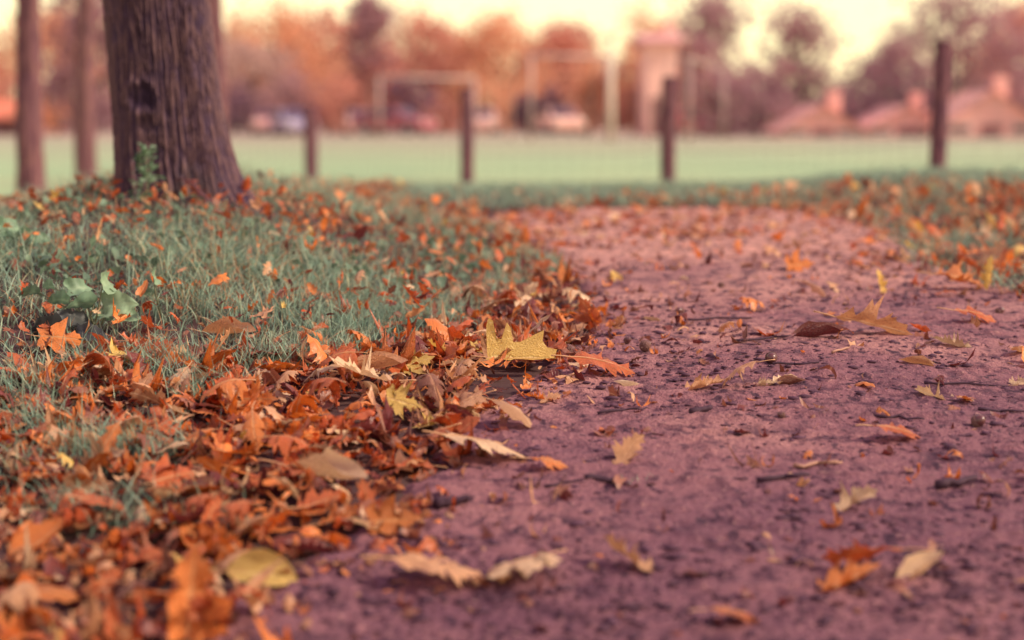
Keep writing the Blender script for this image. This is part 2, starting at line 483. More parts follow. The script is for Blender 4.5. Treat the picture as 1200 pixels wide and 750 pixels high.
FORMS = {  # form -> parameters
    'flat':   dict(cup=.25, bend=.25, tipcurl=.6, wave=.018),
    'wavy':   dict(cup=-.5, bend=-.6, tipcurl=1.2, wave=.035, twist=.4),
    'cupped': dict(cup=.95, bend=.7, tipcurl=1.0, wave=.025, twist=-.3),
    'arched': dict(cup=-.8, bend=-1.3, tipcurl=-.6, wave=.025, twist=.3),
    'rolled': dict(cup=2.1, bend=.35, tipcurl=.3, wave=.02, twist=.5),
    'twisted': dict(cup=.6, bend=.9, tipcurl=1.4, wave=.03, twist=1.3),
}
FN = list(FORMS)
VARIANTS = []           # (kind, form, verts, quads, lc, rib, blade mesh, stem mesh)

def make_variant(kind, form, seed, nS=3, **over):
    p = dict(FORMS.get(form, FORMS['flat'])); p.update(over)
    V, Q, lc, rib = leaf_geo(kind, nS, seed, **p)
    me = mesh_np('oak_leaf_blade' if kind != 'oval' else 'oval_leaf_blade', V, Q, mats=[LM['russet']], attrs={'lc': lc})
    # stem: petiole behind the blade plus the raised midrib on it
    r = np.random.default_rng(seed + 99)
    d0 = rib[0] - rib[2]; d0 = d0 / (np.linalg.norm(d0) + 1e-9)
    side = (r.random() - .5) * .5
    L = .20 + .12 * r.random()
    pts = [rib[0] + d0 * L * k + np.array([0, side * L * k * k, .10 * L * k * (1 - k) + .02 * k]) for k in (1.0, .75, .5, .25, 0.0)]
    pts += [q + np.array([0, 0, .003]) for q in rib[2:-1:3]]
    rad = [.012, .0085, .0085, .009, .0095] + list(np.linspace(.008, .002, len(pts) - 5))
    b = MB(); b.tube(pts, rad, 5)
    sm = bpy.data.meshes.new('leaf_stem'); sm.from_pydata(b.V, [], b.Fq); sm.materials.append(STEM)
    sm.polygons.foreach_set('use_smooth', [True] * len(sm.polygons)); sm.update()
    return (kind, form, V, Q, lc, rib, me, sm)

sd = 100
for form in FN:
    for rep in range(3):
        VARIANTS.append(make_variant('oak' if rep < 2 else 'maple', form, sd, wscale=1.0 + .12 * (rep - 1))); sd += 1
for form in ('wavy', 'cupped', 'twisted'):
    VARIANTS.append(make_variant('dock', form, sd, wscale=.7, jitter=.2)); sd += 1
LOWV = []                # lighter copies for the litter
sd = 400
for form in FN:
    for rep in range(4):
        LOWV.append(leaf_geo(['oak', 'oak', 'maple', 'dock'][rep], 2, sd, **dict(FORMS[form], wscale=.7 if rep == 3 else 1.0, jitter=.2))); sd += 1

def euler_m(rx, ry, rz):
    return np.array(Euler((rx, ry, rz), 'XYZ').to_matrix())

def rest_z(V, M, s, x, y, sink=.003):
    W = (V @ M.T) * s
    g = path_h(W[:, 0] + x, W[:, 1] + y)
    return float((g - W[:, 2]).max()) - sink - 0.1 * (np.quantile(W[:, 2], .15) - W[:, 2].min())

def V_(kind, form, seed, **k): return make_variant(kind, form, seed, nS=4, **k)
HL = [
 # px, py, colour, variant, length, (rx,ry,rz) deg, lift, label
 (603, 442, 'yellow', V_('prong', 'flat', 901, fold=1.32, cup=.12, bend=.06, tipcurl=.12, wave=.008, jitter=.03, wscale=.95, lower=.3), .112, (4, 2, 3), .026, 'bright yellow lobed leaf standing on edge where the leaf drift meets the path'),
 (563, 549, 'pale', V_('oak', 'cupped', 902, cup=-.7, bend=-.5, tipcurl=.9, wscale=1.1), .140, (0, 4, 10), 0, 'pale tan curled leaf lying alone on the dirt by the drift, prongs spread'),
 (733, 548, 'tan', V_('oak', 'twisted', 903), .075, (10, -25, 60), 0, 'small peach leaf arched over on bare path with its stalk in the air'),
 (605, 690, 'pale', V_('maple', 'flat', 904, cup=-.5, bend=-.6, tipcurl=.5, wave=.03, wscale=1.1), .105, (8, 0, 200), 0, 'large pale star-shaped leaf on the path close to the camera'),
 (505, 696, 'tan', V_('oak', 'wavy', 905), .135, (0, 0, 8), 0, 'brownish tan wavy leaf lying end to end with a large pale star-shaped leaf'),
 (740, 676, 'tan', V_('oak', 'twisted', 906, cup=.9), .090, (0, -12, 172), 0, 'small peach leaf with one dark half alone on the near path'),
 (985, 697, 'orange', V_('oak', 'rolled', 907), .100, (0, -8, 25), 0, 'orange rolled leaf at the near end of a three-leaf cluster on open dirt'),
 (1020, 679, 'russet', V_('oak', 'wavy', 908, twist=.9), .105, (20, 0, 150), .004, 'russet crumpled leaf in the middle of a three-leaf cluster on open dirt'),
 (1074, 686, 'pale', V_('oval', 'cupped', 909, cup=1.4), .075, (10, -10, 15), 0, 'pale cupped leaf at the far end of a three-leaf cluster on open dirt'),
 (997, 605, 'pale', V_('oak', 'twisted', 910, cup=1.4), .075, (0, -10, 20), 0, 'pale peach curled leaf with a long thin stalk, alone on mid path'),
 (1047, 525, 'russet', V_('oak', 'wavy', 911), .095, (6, 0, 12), 0, 'red-orange ragged leaf lying flat beside a round acorn'),
 (820, 462, 'tan', V_('oak', 'rolled', 912), .080, (0, -4, 15), 0, 'peach rolled leaf at the near end of a row of three pale leaves'),
 (866, 460, 'tan', V_('oak', 'arched', 913), .085, (0, 0, 175), 0, 'peach arched leaf in the middle of a row of three pale leaves'),
 (893, 458, 'pale', V_('oak', 'rolled', 933), .055, (0, 0, 5), 0, 'small pale leaf at the far end of a row of three pale leaves'),
 (1102, 474, 'pale', V_('oak', 'twisted', 914), .085, (0, 6, 165), 0, 'pale cream twisted leaf with an orange scrap beside it on the path'),
 (1130, 480, 'orange', V_('oak', 'wavy', 934), .05, (0, 0, 60), 0, 'small orange scrap of leaf beside a pale cream twisted leaf'),
 (1122, 413, 'pale', V_('oak', 'rolled', 915, cup=1.5), .090, (0, -6, 175), 0, 'cream star-like leaf with a raised prong below an orange leaf'),
 (1015, 398, 'tan', V_('oak', 'cupped', 916, cup=1.5, bend=-.2, wscale=.9), .150, (-35, 8, -8), .0, 'long tan leaf rolled like a boat across the path'),
 (950, 402, 'maroon', V_('oval', 'rolled', 917), .120, (0, 0, 3), 0, 'dark maroon rolled strip of leaf lying beside a long tan rolled leaf'),
 (1140, 384, 'russet', V_('oak', 'wavy', 918), .105, (14, 0, 8), 0, 'russet broad leaf tilted up beyond a cream star-like leaf'),
 (300, 694, 'yellow', V_('oval', 'flat', 919, fold=1.0, bend=-.35, wscale=1.2, jitter=.03), .085, (24, 0, 4), .004, 'smooth ochre half-moon leaf standing at the near edge of the drift'),
 (222, 752, 'orange', V_('maple', 'cupped', 920, cup=1.0, bend=.9, wscale=1.1), .110, (20, -58, 95), .0, 'big peach leaf with pale fingers pointing up at the near edge of the drift'),
 (104, 596, 'tan', V_('maple', 'cupped', 921, wscale=1.1), .070, (62, 0, 8), .02, 'pale orange leaf standing upright in the drift beside a grass tuft'),
 (40, 668, 'orange', V_('oval', 'cupped', 922, cup=1.2), .085, (30, -15, 30), .02, 'peach cupped leaf on top of the drift in the near corner'),
 (205, 590, 'russet', V_('maple', 'wavy', 935), .085, (38, -12, 40), .02, 'deep orange maple-like leaf with one point raised over the drift'),
 (375, 580, 'pale', V_('oval', 'rolled', 923), .135, (0, 10, -28), .03, 'long pale leaf rolled into a stripe on top of the drift'),
 (458, 633, 'orange', V_('maple', 'flat', 924, cup=.7), .068, (60, 0, 12), .01, 'orange leaf with a greenish middle standing at the path edge of the drift'),
 (432, 470, 'pale', V_('oak', 'cupped', 925), .125, (6, 0, 178), .035, 'pale pinkish pointed leaf lying level on the drift'),
 (432, 455, 'tan', V_('oval', 'rolled', 936), .115, (0, 0, 5), .03, 'slim tan leaf lying level just beyond a pale pinkish pointed leaf'),
 (470, 498, 'yellow', V_('maple', 'flat', 926), .060, (70, 20, 20), .02, 'small yellow leaf standing like a horn out of the drift'),
 (487, 447, 'yellow', V_('maple', 'flat', 927), .060, (60, -10, 30), .02, 'small yellow-tan star leaf upright in the drift behind the long rolled leaves'),
 (302, 494, 'orange', V_('maple', 'flat', 928), .062, (68, 0, -10), .02, 'small amber leaf upright in the drift between grass and path'),
 (262, 400, 'tan', V_('oval', 'rolled', 929), .115, (0, 6, -18), .012, 'pale tan rolled leaf lying on grass at the edge of the lawn'),
 (72, 418, 'orange', V_('maple', 'wavy', 930), .085, (48, 0, 10), .012, 'vivid orange upright leaf below the broad-leaved dock plant'),
 (602, 509, 'tan', V_('oval', 'arched', 931), .085, (0, 0, -6), 0, 'tan flat leaf with pale tip lying beyond a pale tan curled leaf'),
 (640, 478, 'tan', V_('oak', 'twisted', 932), .050, (0, 0, 30), 0, 'small crumpled tan leaf just in front of a bright yellow standing leaf'),
 (640, 560, 'orange', V_('oak', 'wavy', 937), .075, (5, 0, 10), 0, 'thin orange-tan leaf flat on the path beside a pale tan curled leaf'),
 (700, 448, 'russet', V_('oak', 'wavy', 938), .125, (14, 0, 5), 0, 'russet pointed leaf stretched onto the path beside a bright yellow standing leaf'),
 (742, 460, 'pale', V_('oval', 'cupped', 939, cup=1.6), .055, (0, -150, 12), 0, 'little cream curl of leaf on the path past a russet pointed leaf'),
 (1120, 345, 'orange', V_('oak', 'wavy', 940, cup=.8), .140, (16, 0, 3), 0, 'wide orange leaf standing on its side at the far edge of the path'),
 (1160, 345, 'yellow', V_('oak', 'rolled', 941), .085, (0, -75, 20), 0, 'narrow yellow leaf standing bolt upright beside a wide orange leaf'),
 (1031, 348, 'yellow', V_('oak', 'rolled', 942), .065, (0, -55, 120), 0, 'narrow pale yellow leaf leaning upright on the far path'),
 (955, 354, 'brown', V_('oval', 'arched', 943), .075, (10, 0, -10), 0, 'brown roof-shaped leaf on the far path'),
 (935, 322, 'orange', V_('maple', 'flat', 944), .075, (55, 0, 20), 0, 'small orange leaf standing upright on the far path'),
 (855, 742, 'russet', V_('oak', 'wavy', 945), .075, (0, 0, 20), 0, 'dull red scrap of leaf at the very front of the path'),
 (1188, 459, 'pale', V_('oak', 'twisted', 946), .05, (0, 0, 5), 0, 'white-looking small leaf scrap at the outer edge of the path'),
 (1080, 433, 'tan', V_('oval', 'rolled', 947), .07, (0, 0, 170), 0, 'thin tan strip of leaf lying between two cream leaves'),
 (920, 457, 'brown', V_('oval', 'rolled', 948), .06, (0, 0, 8), 0, 'thin brown leaf strip past a row of three pale leaves'),
]
HBOX = [(h[0], h[1], h[4], h[5]) for h in HL]

# ---- where leaves lie: density in leaves / m2, judged at each ground point
DRIFT_IN = [(-60, 830), (-60, 470), (60, 425), (160, 405), (300, 420), (400, 408), (515, 398), (535, 352), (600, 324), (580, 292), (520, 264),
            (535, 256), (612, 290), (662, 332), (692, 385), (682, 430), (640, 458), (570, 488), (545, 540), (480, 580), (488, 640), (430, 652), (330, 695), (270, 752), (210, 830)]
DRIFT = np.array([at(*p)[:2] for p in DRIFT_IN])
LAWN_IN = [(-900, 420), (-80, 440), (40, 425), (150, 412), (300, 425), (400, 412), (525, 400), (550, 350), (640, 322), (615, 290), (540, 262), (420, 248), (420, 236), (-900, 236)]
_l = [at(*p)[:2] for p in LAWN_IN[:-2]]
LAWN = np.array(_l + [(_l[-1][0], 8.5), (-6.5, 8.5)])

def density(x, y):
    dd = sdist(x, y, DRIFT); pd = sdist(x, y, PATH); ld = sdist(x, y, LAWN)
    patch = fbm(x * 2.2, y * 2.2, 3, 71)
    d = np.zeros_like(x)
    lawn = 270 * (.35 + 1.6 * np.clip(patch - .32, 0, 1) / .4) * (ld < 0)
    lawn = lawn + 95 * (1 - sstep(0, .35, dd)) * (ld < 0)
    onpath = (pd < 0) * (4 + 22 * sstep(2.4, 3.2, y) + 230 * sstep(.50, .66, fbm(x * 1.6, y * 3.2, 3, 81)) * sstep(3.0, 4.4, y) + 105 * sstep(4.0, 6.2, y))
    right = 420 * ((x > .85) & (y > 3.6) & (y < 8.6)) * sstep(-.25, .12, pd) * (1 - sstep(.3, 1.3, pd))
    crest = 90 * (y > 6.0) * (y < 7.8) * (np.abs(pd) < .5) * (x > -.4) * (patch > .45)
    d = np.maximum.reduce([lawn, onpath, right, crest])
    dr = 1350 * sstep(.06, -.10, dd) * (.45 + 1.1 * patch) * np.where(y > 3.3, .42, 1.0)
    return np.where(dd < .06, np.maximum(d, dr), d), dd, pd, ld

N = 60000
yy = rng.uniform(1.35, 9.0, N); xx = rng.uniform(-1, 1, N) * (.35 + yy * .36)
dens, ddr, dpt, dlw = density(xx, yy)
# sampling density of the proposals at y: N/(9-1.35)/(width)
prop = N / (9 - 1.35) / (.70 + .72 * yy)
keep = rng.random(N) < dens / prop
lx, ly = xx[keep], yy[keep]; ldd, lpd, lld = ddr[keep], dpt[keep], dlw[keep]
nleaf = len(lx)
_px, _py, _dp = project(lx, ly, H(lx, ly)); _ok = np.ones(nleaf, bool)
for (hx, hy, hl, hrot) in HBOX:
    _hp = at(hx, hy); _w = hl * F / _hp[1]
    _ok &= ~((np.abs(_px - hx) < _w * .55) & (_py > hy + .02 * _w) & (_py < hy + .42 * _w) & (rng.random(nleaf) < .8) & ((hx > 480) | (rng.random(nleaf) < .5)))
_hp = at(603, 442); _w = .112 * F / _hp[1]
_ok &= ~((np.abs(_px - 603) < _w * .72) & (_py > 442 - .10 * _w) & (_py < 442 + .42 * _w))
lx, ly, ldd, lpd, lld = lx[_ok], ly[_ok], ldd[_ok], lpd[_ok], lld[_ok]; nleaf = len(lx)
layer = rng.random(nleaf)                                   # 0 bottom, 1 top of the drift
size = (.031 + .056 * rng.random(nleaf) ** 1.5) * np.where((lpd < 0) & (ldd > 0), .75, 1.0) * np.where((lld < 0) & (ldd > .02), .50, 1.0)
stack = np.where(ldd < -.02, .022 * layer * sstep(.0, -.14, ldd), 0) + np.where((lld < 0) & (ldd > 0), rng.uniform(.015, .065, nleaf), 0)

def pick_colour(i):
    r = rng.random()
    if ldd[i] < .02:
        tab = [('russet', .30), ('orange', .30), ('brown', .04), ('tan', .19), ('maroon', .01), ('pale', .14), ('yellow', .02)]
    elif lpd[i] < 0:
        tab = [('russet', .22), ('orange', .26), ('brown', .18), ('tan', .22), ('maroon', .04), ('pale', .06), ('yellow', .02)]
    else:
        tab = [('russet', .40), ('orange', .22), ('brown', .14), ('tan', .10), ('maroon', .08), ('pale', .04), ('yellow', .02)]
    for n, p in tab:
        if r < p: return n
        r -= p
    return 'russet'

# ------------------------------------------------------------------ hero leaves: (px, py, colour, kind/variant spec, length m, rot(deg x,y,z), label)
HEROES = []
FIRST = {}
def place_leaf(var, colour, x, y, s, rot, label, group=None, lift=0.0, name='oak_leaf'):
    kind, form, V, Q, lc, rib, me, sm = var
    name = 'oval_leaf' if kind == 'oval' else 'oak_leaf'
    M = euler_m(*rot)
    z = rest_z(V, M, s, x, y) + lift
    key = id(me)
    if key not in FIRST:
        o = link(name, me); c = link('stem', sm, o); FIRST[key] = (o, c)
        o.material_slots[0].link = 'OBJECT'
        first = True
    else:
        o0, c0 = FIRST[key]
        o = o0.copy(); c = c0.copy(); COL.objects.link(o); COL.objects.link(c); c.parent = o
    o.material_slots[0].link = 'OBJECT'; o.material_slots[0].material = LM[colour]
    o.location = (x, y, z); o.rotation_euler = rot; o.scale = (s, s, s)
    if 'group' in o.keys(): del o['group']
    tag(o, label, 'leaf', group)
    return o

hero_xy = []
for (px, py, colr, var, L, rot, lift, label) in HL:
    x, y, z = at(px, py)
    place_leaf(var, colr, x, y, L, tuple(R(v) for v in rot), label, lift=lift)
    hero_xy.append((x, y, label))

# short handle for what each hero is, used to say where its neighbours lie
HREF = [(0, 'the bright yellow standing leaf'), (1, 'the pale tan curled leaf with spread prongs'), (3, 'the large pale star-shaped leaf'),
        (5, 'the half-dark peach leaf'), (7, 'the three-leaf cluster'), (9, 'the curled leaf with the long stalk'), (10, 'the red-orange ragged leaf'),
        (12, 'the row of three pale leaves'), (14, 'the cream twisted leaf'), (17, 'the long boat-shaped tan leaf'), (19, 'the russet tilted leaf'),
        (20, 'the ochre half-moon leaf'), (21, 'the big peach leaf with pale fingers'), (22, 'the pale orange upright leaf'), (23, 'the peach cupped corner leaf'),
        (24, 'the deep orange raised leaf'), (25, 'the pale striped rolled leaf'), (26, 'the orange leaf with greenish middle'), (27, 'the pale pinkish pointed leaf'),
        (29, 'the yellow horn-like leaf'), (31, 'the small amber upright leaf'), (32, 'the pale tan leaf on grass'), (33, 'the vivid orange leaf under the dock'),
        (39, 'the wide orange leaf on its side'), (41, 'the leaning pale yellow leaf'), (43, 'the small orange leaf upright on the path')]

# choose which scattered leaves are built one by one: those that show largest
pxs, pys, dep = project(lx, ly, H(lx, ly))
inframe = (pxs > -15) & (pxs < 1215) & (pys < 765) & (pys > 150)
score = size / dep * np.where(ldd < 0, .25 + 1.0 * layer, 1.0) * inframe
NIND = 298 - len(HL)
order = np.argsort(-score)
ind = set(order[:NIND].tolist())

FORMWORD = {'flat': 'flat', 'wavy': 'wavy', 'cupped': 'cupped', 'arched': 'arched', 'rolled': 'rolled', 'twisted': 'twisted'}
seen_labels = {}
def where_word(i):
    bx, by, best = 0, 0, 1e9
    for k, ref in HREF:
        hx, hy, _ = hero_xy[k]
        d = math.hypot((lx[i] - hx), (ly[i] - hy) * .7)
        if d < best: best = d; bx, by, rf = lx[i] - hx, ly[i] - hy, ref
    if abs(by) > abs(bx) * .9: rel = 'behind' if by > 0 else 'in front of'
    else: rel = 'on the path side of' if bx > 0 else 'on the grass side of'
    if best < .05: rel = 'touching'
    return rel, rf, best

LV = []; LQ = []; LA = []; LI = []; nv = 0
for i in range(nleaf):
    tilt = .20 if lpd[i] < 0 and ldd[i] > 0 else (.22 if ldd[i] < 0 else .55)
    rot = (rng.normal(0, tilt), rng.normal(0, tilt), rng.uniform(0, 2 * math.pi))
    colr = pick_colour(i)
    if ldd[i] < -.02 and layer[i] < .33: colr = random.choice(['maroon', 'maroon', 'russet', 'brown'])  # bottom layer gets dark leaf colours, painted shade for the drift's gaps
    if i in ind:
        var = VARIANTS[int(rng.integers(2 if rng.random() < .8 else 0, len(VARIANTS)))]
        rel, rf, best = where_word(i)
        szw = 'small ' if size[i] < .065 else ('large ' if size[i] > .1 else '')
        steep = max(abs(rot[0]), abs(rot[1])) > 1.0
        label = f"{szw}{colr} {'upturned' if steep else FORMWORD[var[1]]}{' oval' if var[0] == 'oval' else ''} leaf {rel} {rf}"
        w = label.split()
        if len(w) > 16: label = ' '.join(w[:16])
        grp = None
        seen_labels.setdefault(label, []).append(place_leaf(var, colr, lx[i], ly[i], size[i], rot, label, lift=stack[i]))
    else:
        V, Q, lc, rib = LOWV[int(rng.integers(len(LOWV)))]
        M = euler_m(*rot); s = size[i]
        W = (V @ M.T) * s
        z0 = rest_z(V, M, s, lx[i], ly[i]) + stack[i]
        W = W + np.array([lx[i], ly[i], z0])
        a = lc.copy(); a[:, 2] = rng.random()
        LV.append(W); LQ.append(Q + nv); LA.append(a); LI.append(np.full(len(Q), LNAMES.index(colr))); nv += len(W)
for lab, obs in seen_labels.items():
    if len(obs) > 1:
        for o in obs: o['group'] = lab.replace(' leaf ', ' leaves ', 1)
# crumbs and broken pieces of leaf trodden into path and drift
ncr = 6500
cy = rng.uniform(1.5, 7.5, ncr * 3); cx = rng.uniform(-1, 1, ncr * 3) * (.3 + cy * .36)
cd, cdd, cpd, cld = density(cx, cy)
pk = rng.random(ncr * 3) < np.where(cdd < .05, 1.0, np.where(cpd < 0, .14 + .3 * sstep(3.2, 5.5, cy) + .35 * sstep(.3, .02, np.abs(cdd)), .34))
cx, cy, cdd, cpd = cx[pk], cy[pk], cdd[pk], cpd[pk]
for i in range(len(cx)):
    kind = rng.integers(3)
    V, Q, lc, rib = LOWV[int(rng.integers(len(LOWV)))]
    if kind < 2:
        a0 = int(rng.integers(0, max(1, len(Q) // 4 - 6))) * 4; sel = Q[a0:a0 + 4 * int(rng.integers(2, 6))]
    else: sel = Q
    s = rng.uniform(.03, .07) if kind < 2 else rng.uniform(.012, .03)
    tl_ = .22 if cpd[i] < 0 and cdd[i] > 0 else .45
    rot = (rng.normal(0, tl_), rng.normal(0, tl_), rng.uniform(0, 6.28)); M = euler_m(*rot)
    idx = np.unique(sel); mp = {v: k for k, v in enumerate(idx)}
    W = (V[idx] @ M.T) * s; W -= W.mean(0)
    z0 = float(path_h(cx[i], cy[i])) - W[:, 2].min() - .003 + (.03 * rng.random() if (cdd[i] < -.03 or cpd[i] > .05) else 0)
    W = W + np.array([cx[i], cy[i], z0]); a = lc[idx].copy(); a[:, 2] = rng.random()
    q = np.vectorize(mp.get)(sel)
    LV.append(W); LQ.append(q + nv); LA.append(a)
    LI.append(np.full(len(q), LNAMES.index(random.choice(['russet', 'brown', 'brown', 'tan', 'orange', 'maroon', 'tan'] if cdd[i] < .05 else (['russet', 'brown', 'orange', 'russet', 'tan'] if cpd[i] > 0 else ['brown', 'brown', 'tan', 'orange', 'maroon', 'maroon']))))); nv += len(W)
me = mesh_np('leaf_litter', np.concatenate(LV), np.concatenate(LQ), mats=[LM[k] for k in LNAMES], mat_idx=np.concatenate(LI), attrs={'lc': np.concatenate(LA)})
tag(link('fallen_leaves', me), 'layer of smaller russet and brown fallen leaves and crumbs over lawn and path', 'leaf litter', kind='stuff')

# ------------------------------------------------------------------ grit on the path
def ico():
    b = bpy.data.meshes.new('tmp'); import bmesh
    bm = bmesh.new(); bmesh.ops.create_icosphere(bm, subdivisions=1, radius=1); bm.to_mesh(b); bm.free()
    v = np.array([x.co[:] for x in b.vertices]); f = np.array([p.vertices[:] for p in b.polygons]); bpy.data.meshes.remove(b)
    return v, f
IV, IF = ico()
ng = 30000
gy = 1.4 * (7.6 / 1.4) ** rng.random(ng); gx = rng.uniform(-.4, .48, ng) * gy + .1
s_ = sdist(gx, gy, PATH); k = (s_ < -.02) & (fbm(gx * 3, gy * 5, 3, 91) > .36); gx, gy = gx[k], gy[k]
sz = np.minimum(rng.exponential(.0015, len(gx)) + .0013, .008)
Vg = IV[None] * (1 + .35 * (rng.random((len(gx), len(IV), 1)) - .5)) * (sz[:, None, None] * np.stack([rng.uniform(.8, 1.9, len(gx)), rng.uniform(.7, 1.3, len(gx)), rng.uniform(.3, .7, len(gx))], -1)[:, None, :])
Vg = Vg + np.stack([gx, gy, path_h(gx, gy) + sz * .2], -1)[:, None, :]
Fg = IF[None] + (np.arange(len(gx)) * len(IV))[:, None, None]
M_grit = simple('grit', (.085, .034, .060), .85, .6, 30)
me = mesh_np('gravel', Vg.reshape(-1, 3), tris=Fg.reshape(-1, 3), mats=[M_grit])
tag(link('gravel', me), 'dark grit and small clods of earth strewn on the dirt path', 'grit', kind='stuff')

# ------------------------------------------------------------------ grass
def blades(n, x, y, h, w, lean, col):
    base = H(x, y)
    yaw = rng.uniform(0, 6.283, n); fac = rng.uniform(0, 6.283, n)
    lv = np.array([0, .4, .75, 1.0]); wd = np.array([1.0, .85, .5, .06])
    V = np.zeros((n, 4, 2, 3)); A = np.zeros((n, 4, 2, 4)); A[..., 3] = 1
    for j in range(4):
        t = lv[j]; off = lean * h * t * t
        cx_ = x + np.cos(yaw) * off; cy_ = y + np.sin(yaw) * off
        cz_ = base - .004 + h * t * (1 - .28 * np.minimum(lean, 1.4) * t)
        for s in (0, 1):
            sg = (s - .5) * w * wd[j]
            V[:, j, s, 0] = cx_ + np.cos(fac) * sg; V[:, j, s, 1] = cy_ + np.sin(fac) * sg; V[:, j, s, 2] = cz_
            A[:, j, s, 0] = col; A[:, j, s, 1] = t
    b = (np.arange(n) * 8)[:, None, None]
    q = np.array([[0, 1, 3, 2], [2, 3, 5, 4], [4, 5, 7, 6]])[None] + b
    return V.reshape(-1, 3), q.reshape(-1, 4), A.reshape(-1, 4)

def scatter(n, ymin, ymax, xl, xr, power=1.6):
    y = ymin * (ymax / ymin) ** (rng.random(n)); x = rng.uniform(0, 1, n) * (xr - xl) * y + xl * y
    return x, y

GV = []; GQ = []; GA = []; gn = 0
def add_blades(x, y, h, w, lean, col):
    global gn
    if len(x) == 0: return
    V, Q, A = blades(len(x), x, y, h, w, lean, col)
    GV.append(V); GQ.append(Q + gn); GA.append(A); gn += len(V)
# the lawn on the bank
x, y = scatter(190000, 2.6, 9.0, -.46, .06)
ld = sdist(x, y, LAWN); patch = fbm(x * 3.1, y * 3.1, 3, 11)
k = (ld < .05 + .12 * (patch - .5)) & (rng.random(len(x)) < .18 + 2.0 * np.clip(patch - .36, 0, .5))
x, y, patch, ld = x[k], y[k], patch[k], ld[k]
add_blades(x, y, rng.uniform(.022, .090, len(x)) * (.40 + 1.35 * patch) * (.55 + .45 * sstep(.04, -.3, ld)), rng.uniform(.0013, .0042, len(x)), rng.uniform(.08, 1.2, len(x)),
           np.clip(rng.normal(.42, .24, len(x)) + (patch - .5) * .3 + (rng.random(len(x)) < .20) * .5, 0, 1))
# crest strip and the lawn towards the fence
x, y = scatter(70000, 6.3, 16.0, -.42, .42)
pd = sdist(x, y, PATH); ld = sdist(x, y, LAWN); patch = fbm(x * 1.3, y * 1.3, 3, 12)
k = (pd > .02) & (ld > 0) & (rng.random(len(x)) < np.where(y < 8.6, .95, .30) * (.4 + patch))
x, y, patch = x[k], y[k], patch[k]
add_blades(x, y, rng.uniform(.025, .075, len(x)) * (.4 + 1.2 * patch) * np.where(y > 8.8, .62, 1), rng.uniform(.003, .006, len(x)), rng.uniform(.15, 1.2, len(x)),
           np.clip(rng.normal(.45, .2, len(x)), 0, 1))
# the verge on the far side of the path
x, y = scatter(62000, 3.6, 8.6, .14, .72)
pd = sdist(x, y, PATH); patch = fbm(x * 2.6, y * 2.6, 3, 13)
k = (pd > -.05 + .1 * (patch - .5)) & (x > .5) & (rng.random(len(x)) < .2 + 1.2 * np.clip(patch - .4, 0, .5))
x, y, patch = x[k], y[k], patch[k]
add_blades(x, y, rng.uniform(.025, .075, len(x)) * (.55 + .9 * patch), rng.uniform(.002, .0042, len(x)), rng.uniform(.15, 1.3, len(x)), np.clip(rng.normal(.40, .2, len(x)) + (rng.random(len(x)) < .12) * .4, 0, 1))
# tufts that poke through the drift
for (px, py, n, r_) in [(150, 540, 420, .085), (110, 545, 200, .05), (75, 470, 240, .09), (20, 500, 160, .08), (205, 440, 220, .08), (225, 470, 90, .04), (320, 432, 160, .07), (10, 560, 90, .05),
                        (95, 610, 160, .08), (170, 620, 110, .07), (35, 455, 200, .1), (130, 440, 260, .1), (735, 575, 60, .03), (270, 460, 60, .04), (60, 520, 110, .06), (400, 395, 300, .10), (500, 380, 320, .10), (440, 385, 260, .09)]:
    cx_, cy_, _ = at(px, py)
    x = cx_ + rng.normal(0, r_ * .55, n); y = cy_ + rng.normal(0, r_ * .5, n)
    add_blades(x, y, rng.uniform(.03, .085, n) * (.35 if px == 735 else 1), rng.uniform(.0016, .003, n), rng.uniform(.1, 1.1, n), np.clip(rng.normal(.40, .17, n), 0, .8))
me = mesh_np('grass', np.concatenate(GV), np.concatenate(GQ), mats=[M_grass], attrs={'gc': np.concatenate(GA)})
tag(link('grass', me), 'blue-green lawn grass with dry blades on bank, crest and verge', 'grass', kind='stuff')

# ground-hugging weeds and clover in the lawn (nobody could count them)
M_weed = grass_mat('weed_leaves', [(0, (.10, .17, .115)), (.5, (.17, .27, .18)), (1, (.26, .36, .235))], (.27, .36, .23))
WV = []; WQ = []; WA = []; wn = 0
OV, OQ, Olc, _ = leaf_geo('oval', 1, 77, cup=.5, bend=-.5, tipcurl=.3, wave=.01, wscale=1.15)
def weed_leaf(x, y, z, s, rot, c):
    global wn
    W = (OV + np.array([.4, 0, 0])) @ euler_m(*rot).T * s + np.array([x, y, z])
    a = np.zeros((len(OV), 4)); a[:, 0] = c; a[:, 1] = .65; a[:, 3] = 1
    WV.append(W); WQ.append(OQ + wn); WA.append(a); wn += len(W)
wx, wy = scatter(5200, 3.2, 8.5, -.46, .05)
ld = sdist(wx, wy, LAWN); pt = fbm(wx * 1.9, wy * 1.9, 3, 15)
for x, y, p_ in zip(wx, wy, np.where(ld < -.05, pt, 0)):
    dense = p_ > .52 or (x < -.75 and p_ > .40)
    if not dense: continue
    h = rng.uniform(.01, .05)
    weed_leaf(x, y, float(H(x, y)) + h, rng.uniform(.014, .035), (rng.normal(0, .5), rng.normal(-.3, .5), rng.uniform(0, 6.28)), float(np.clip(rng.normal(.5, .25), 0, 1)))
me = mesh_np('weeds', np.concatenate(WV), np.concatenate(WQ), mats=[M_weed], attrs={'gc': np.concatenate(WA)})
tag(link('weeds', me), 'low round-leaved weeds and clover growing through the lawn', 'weeds', kind='stuff')

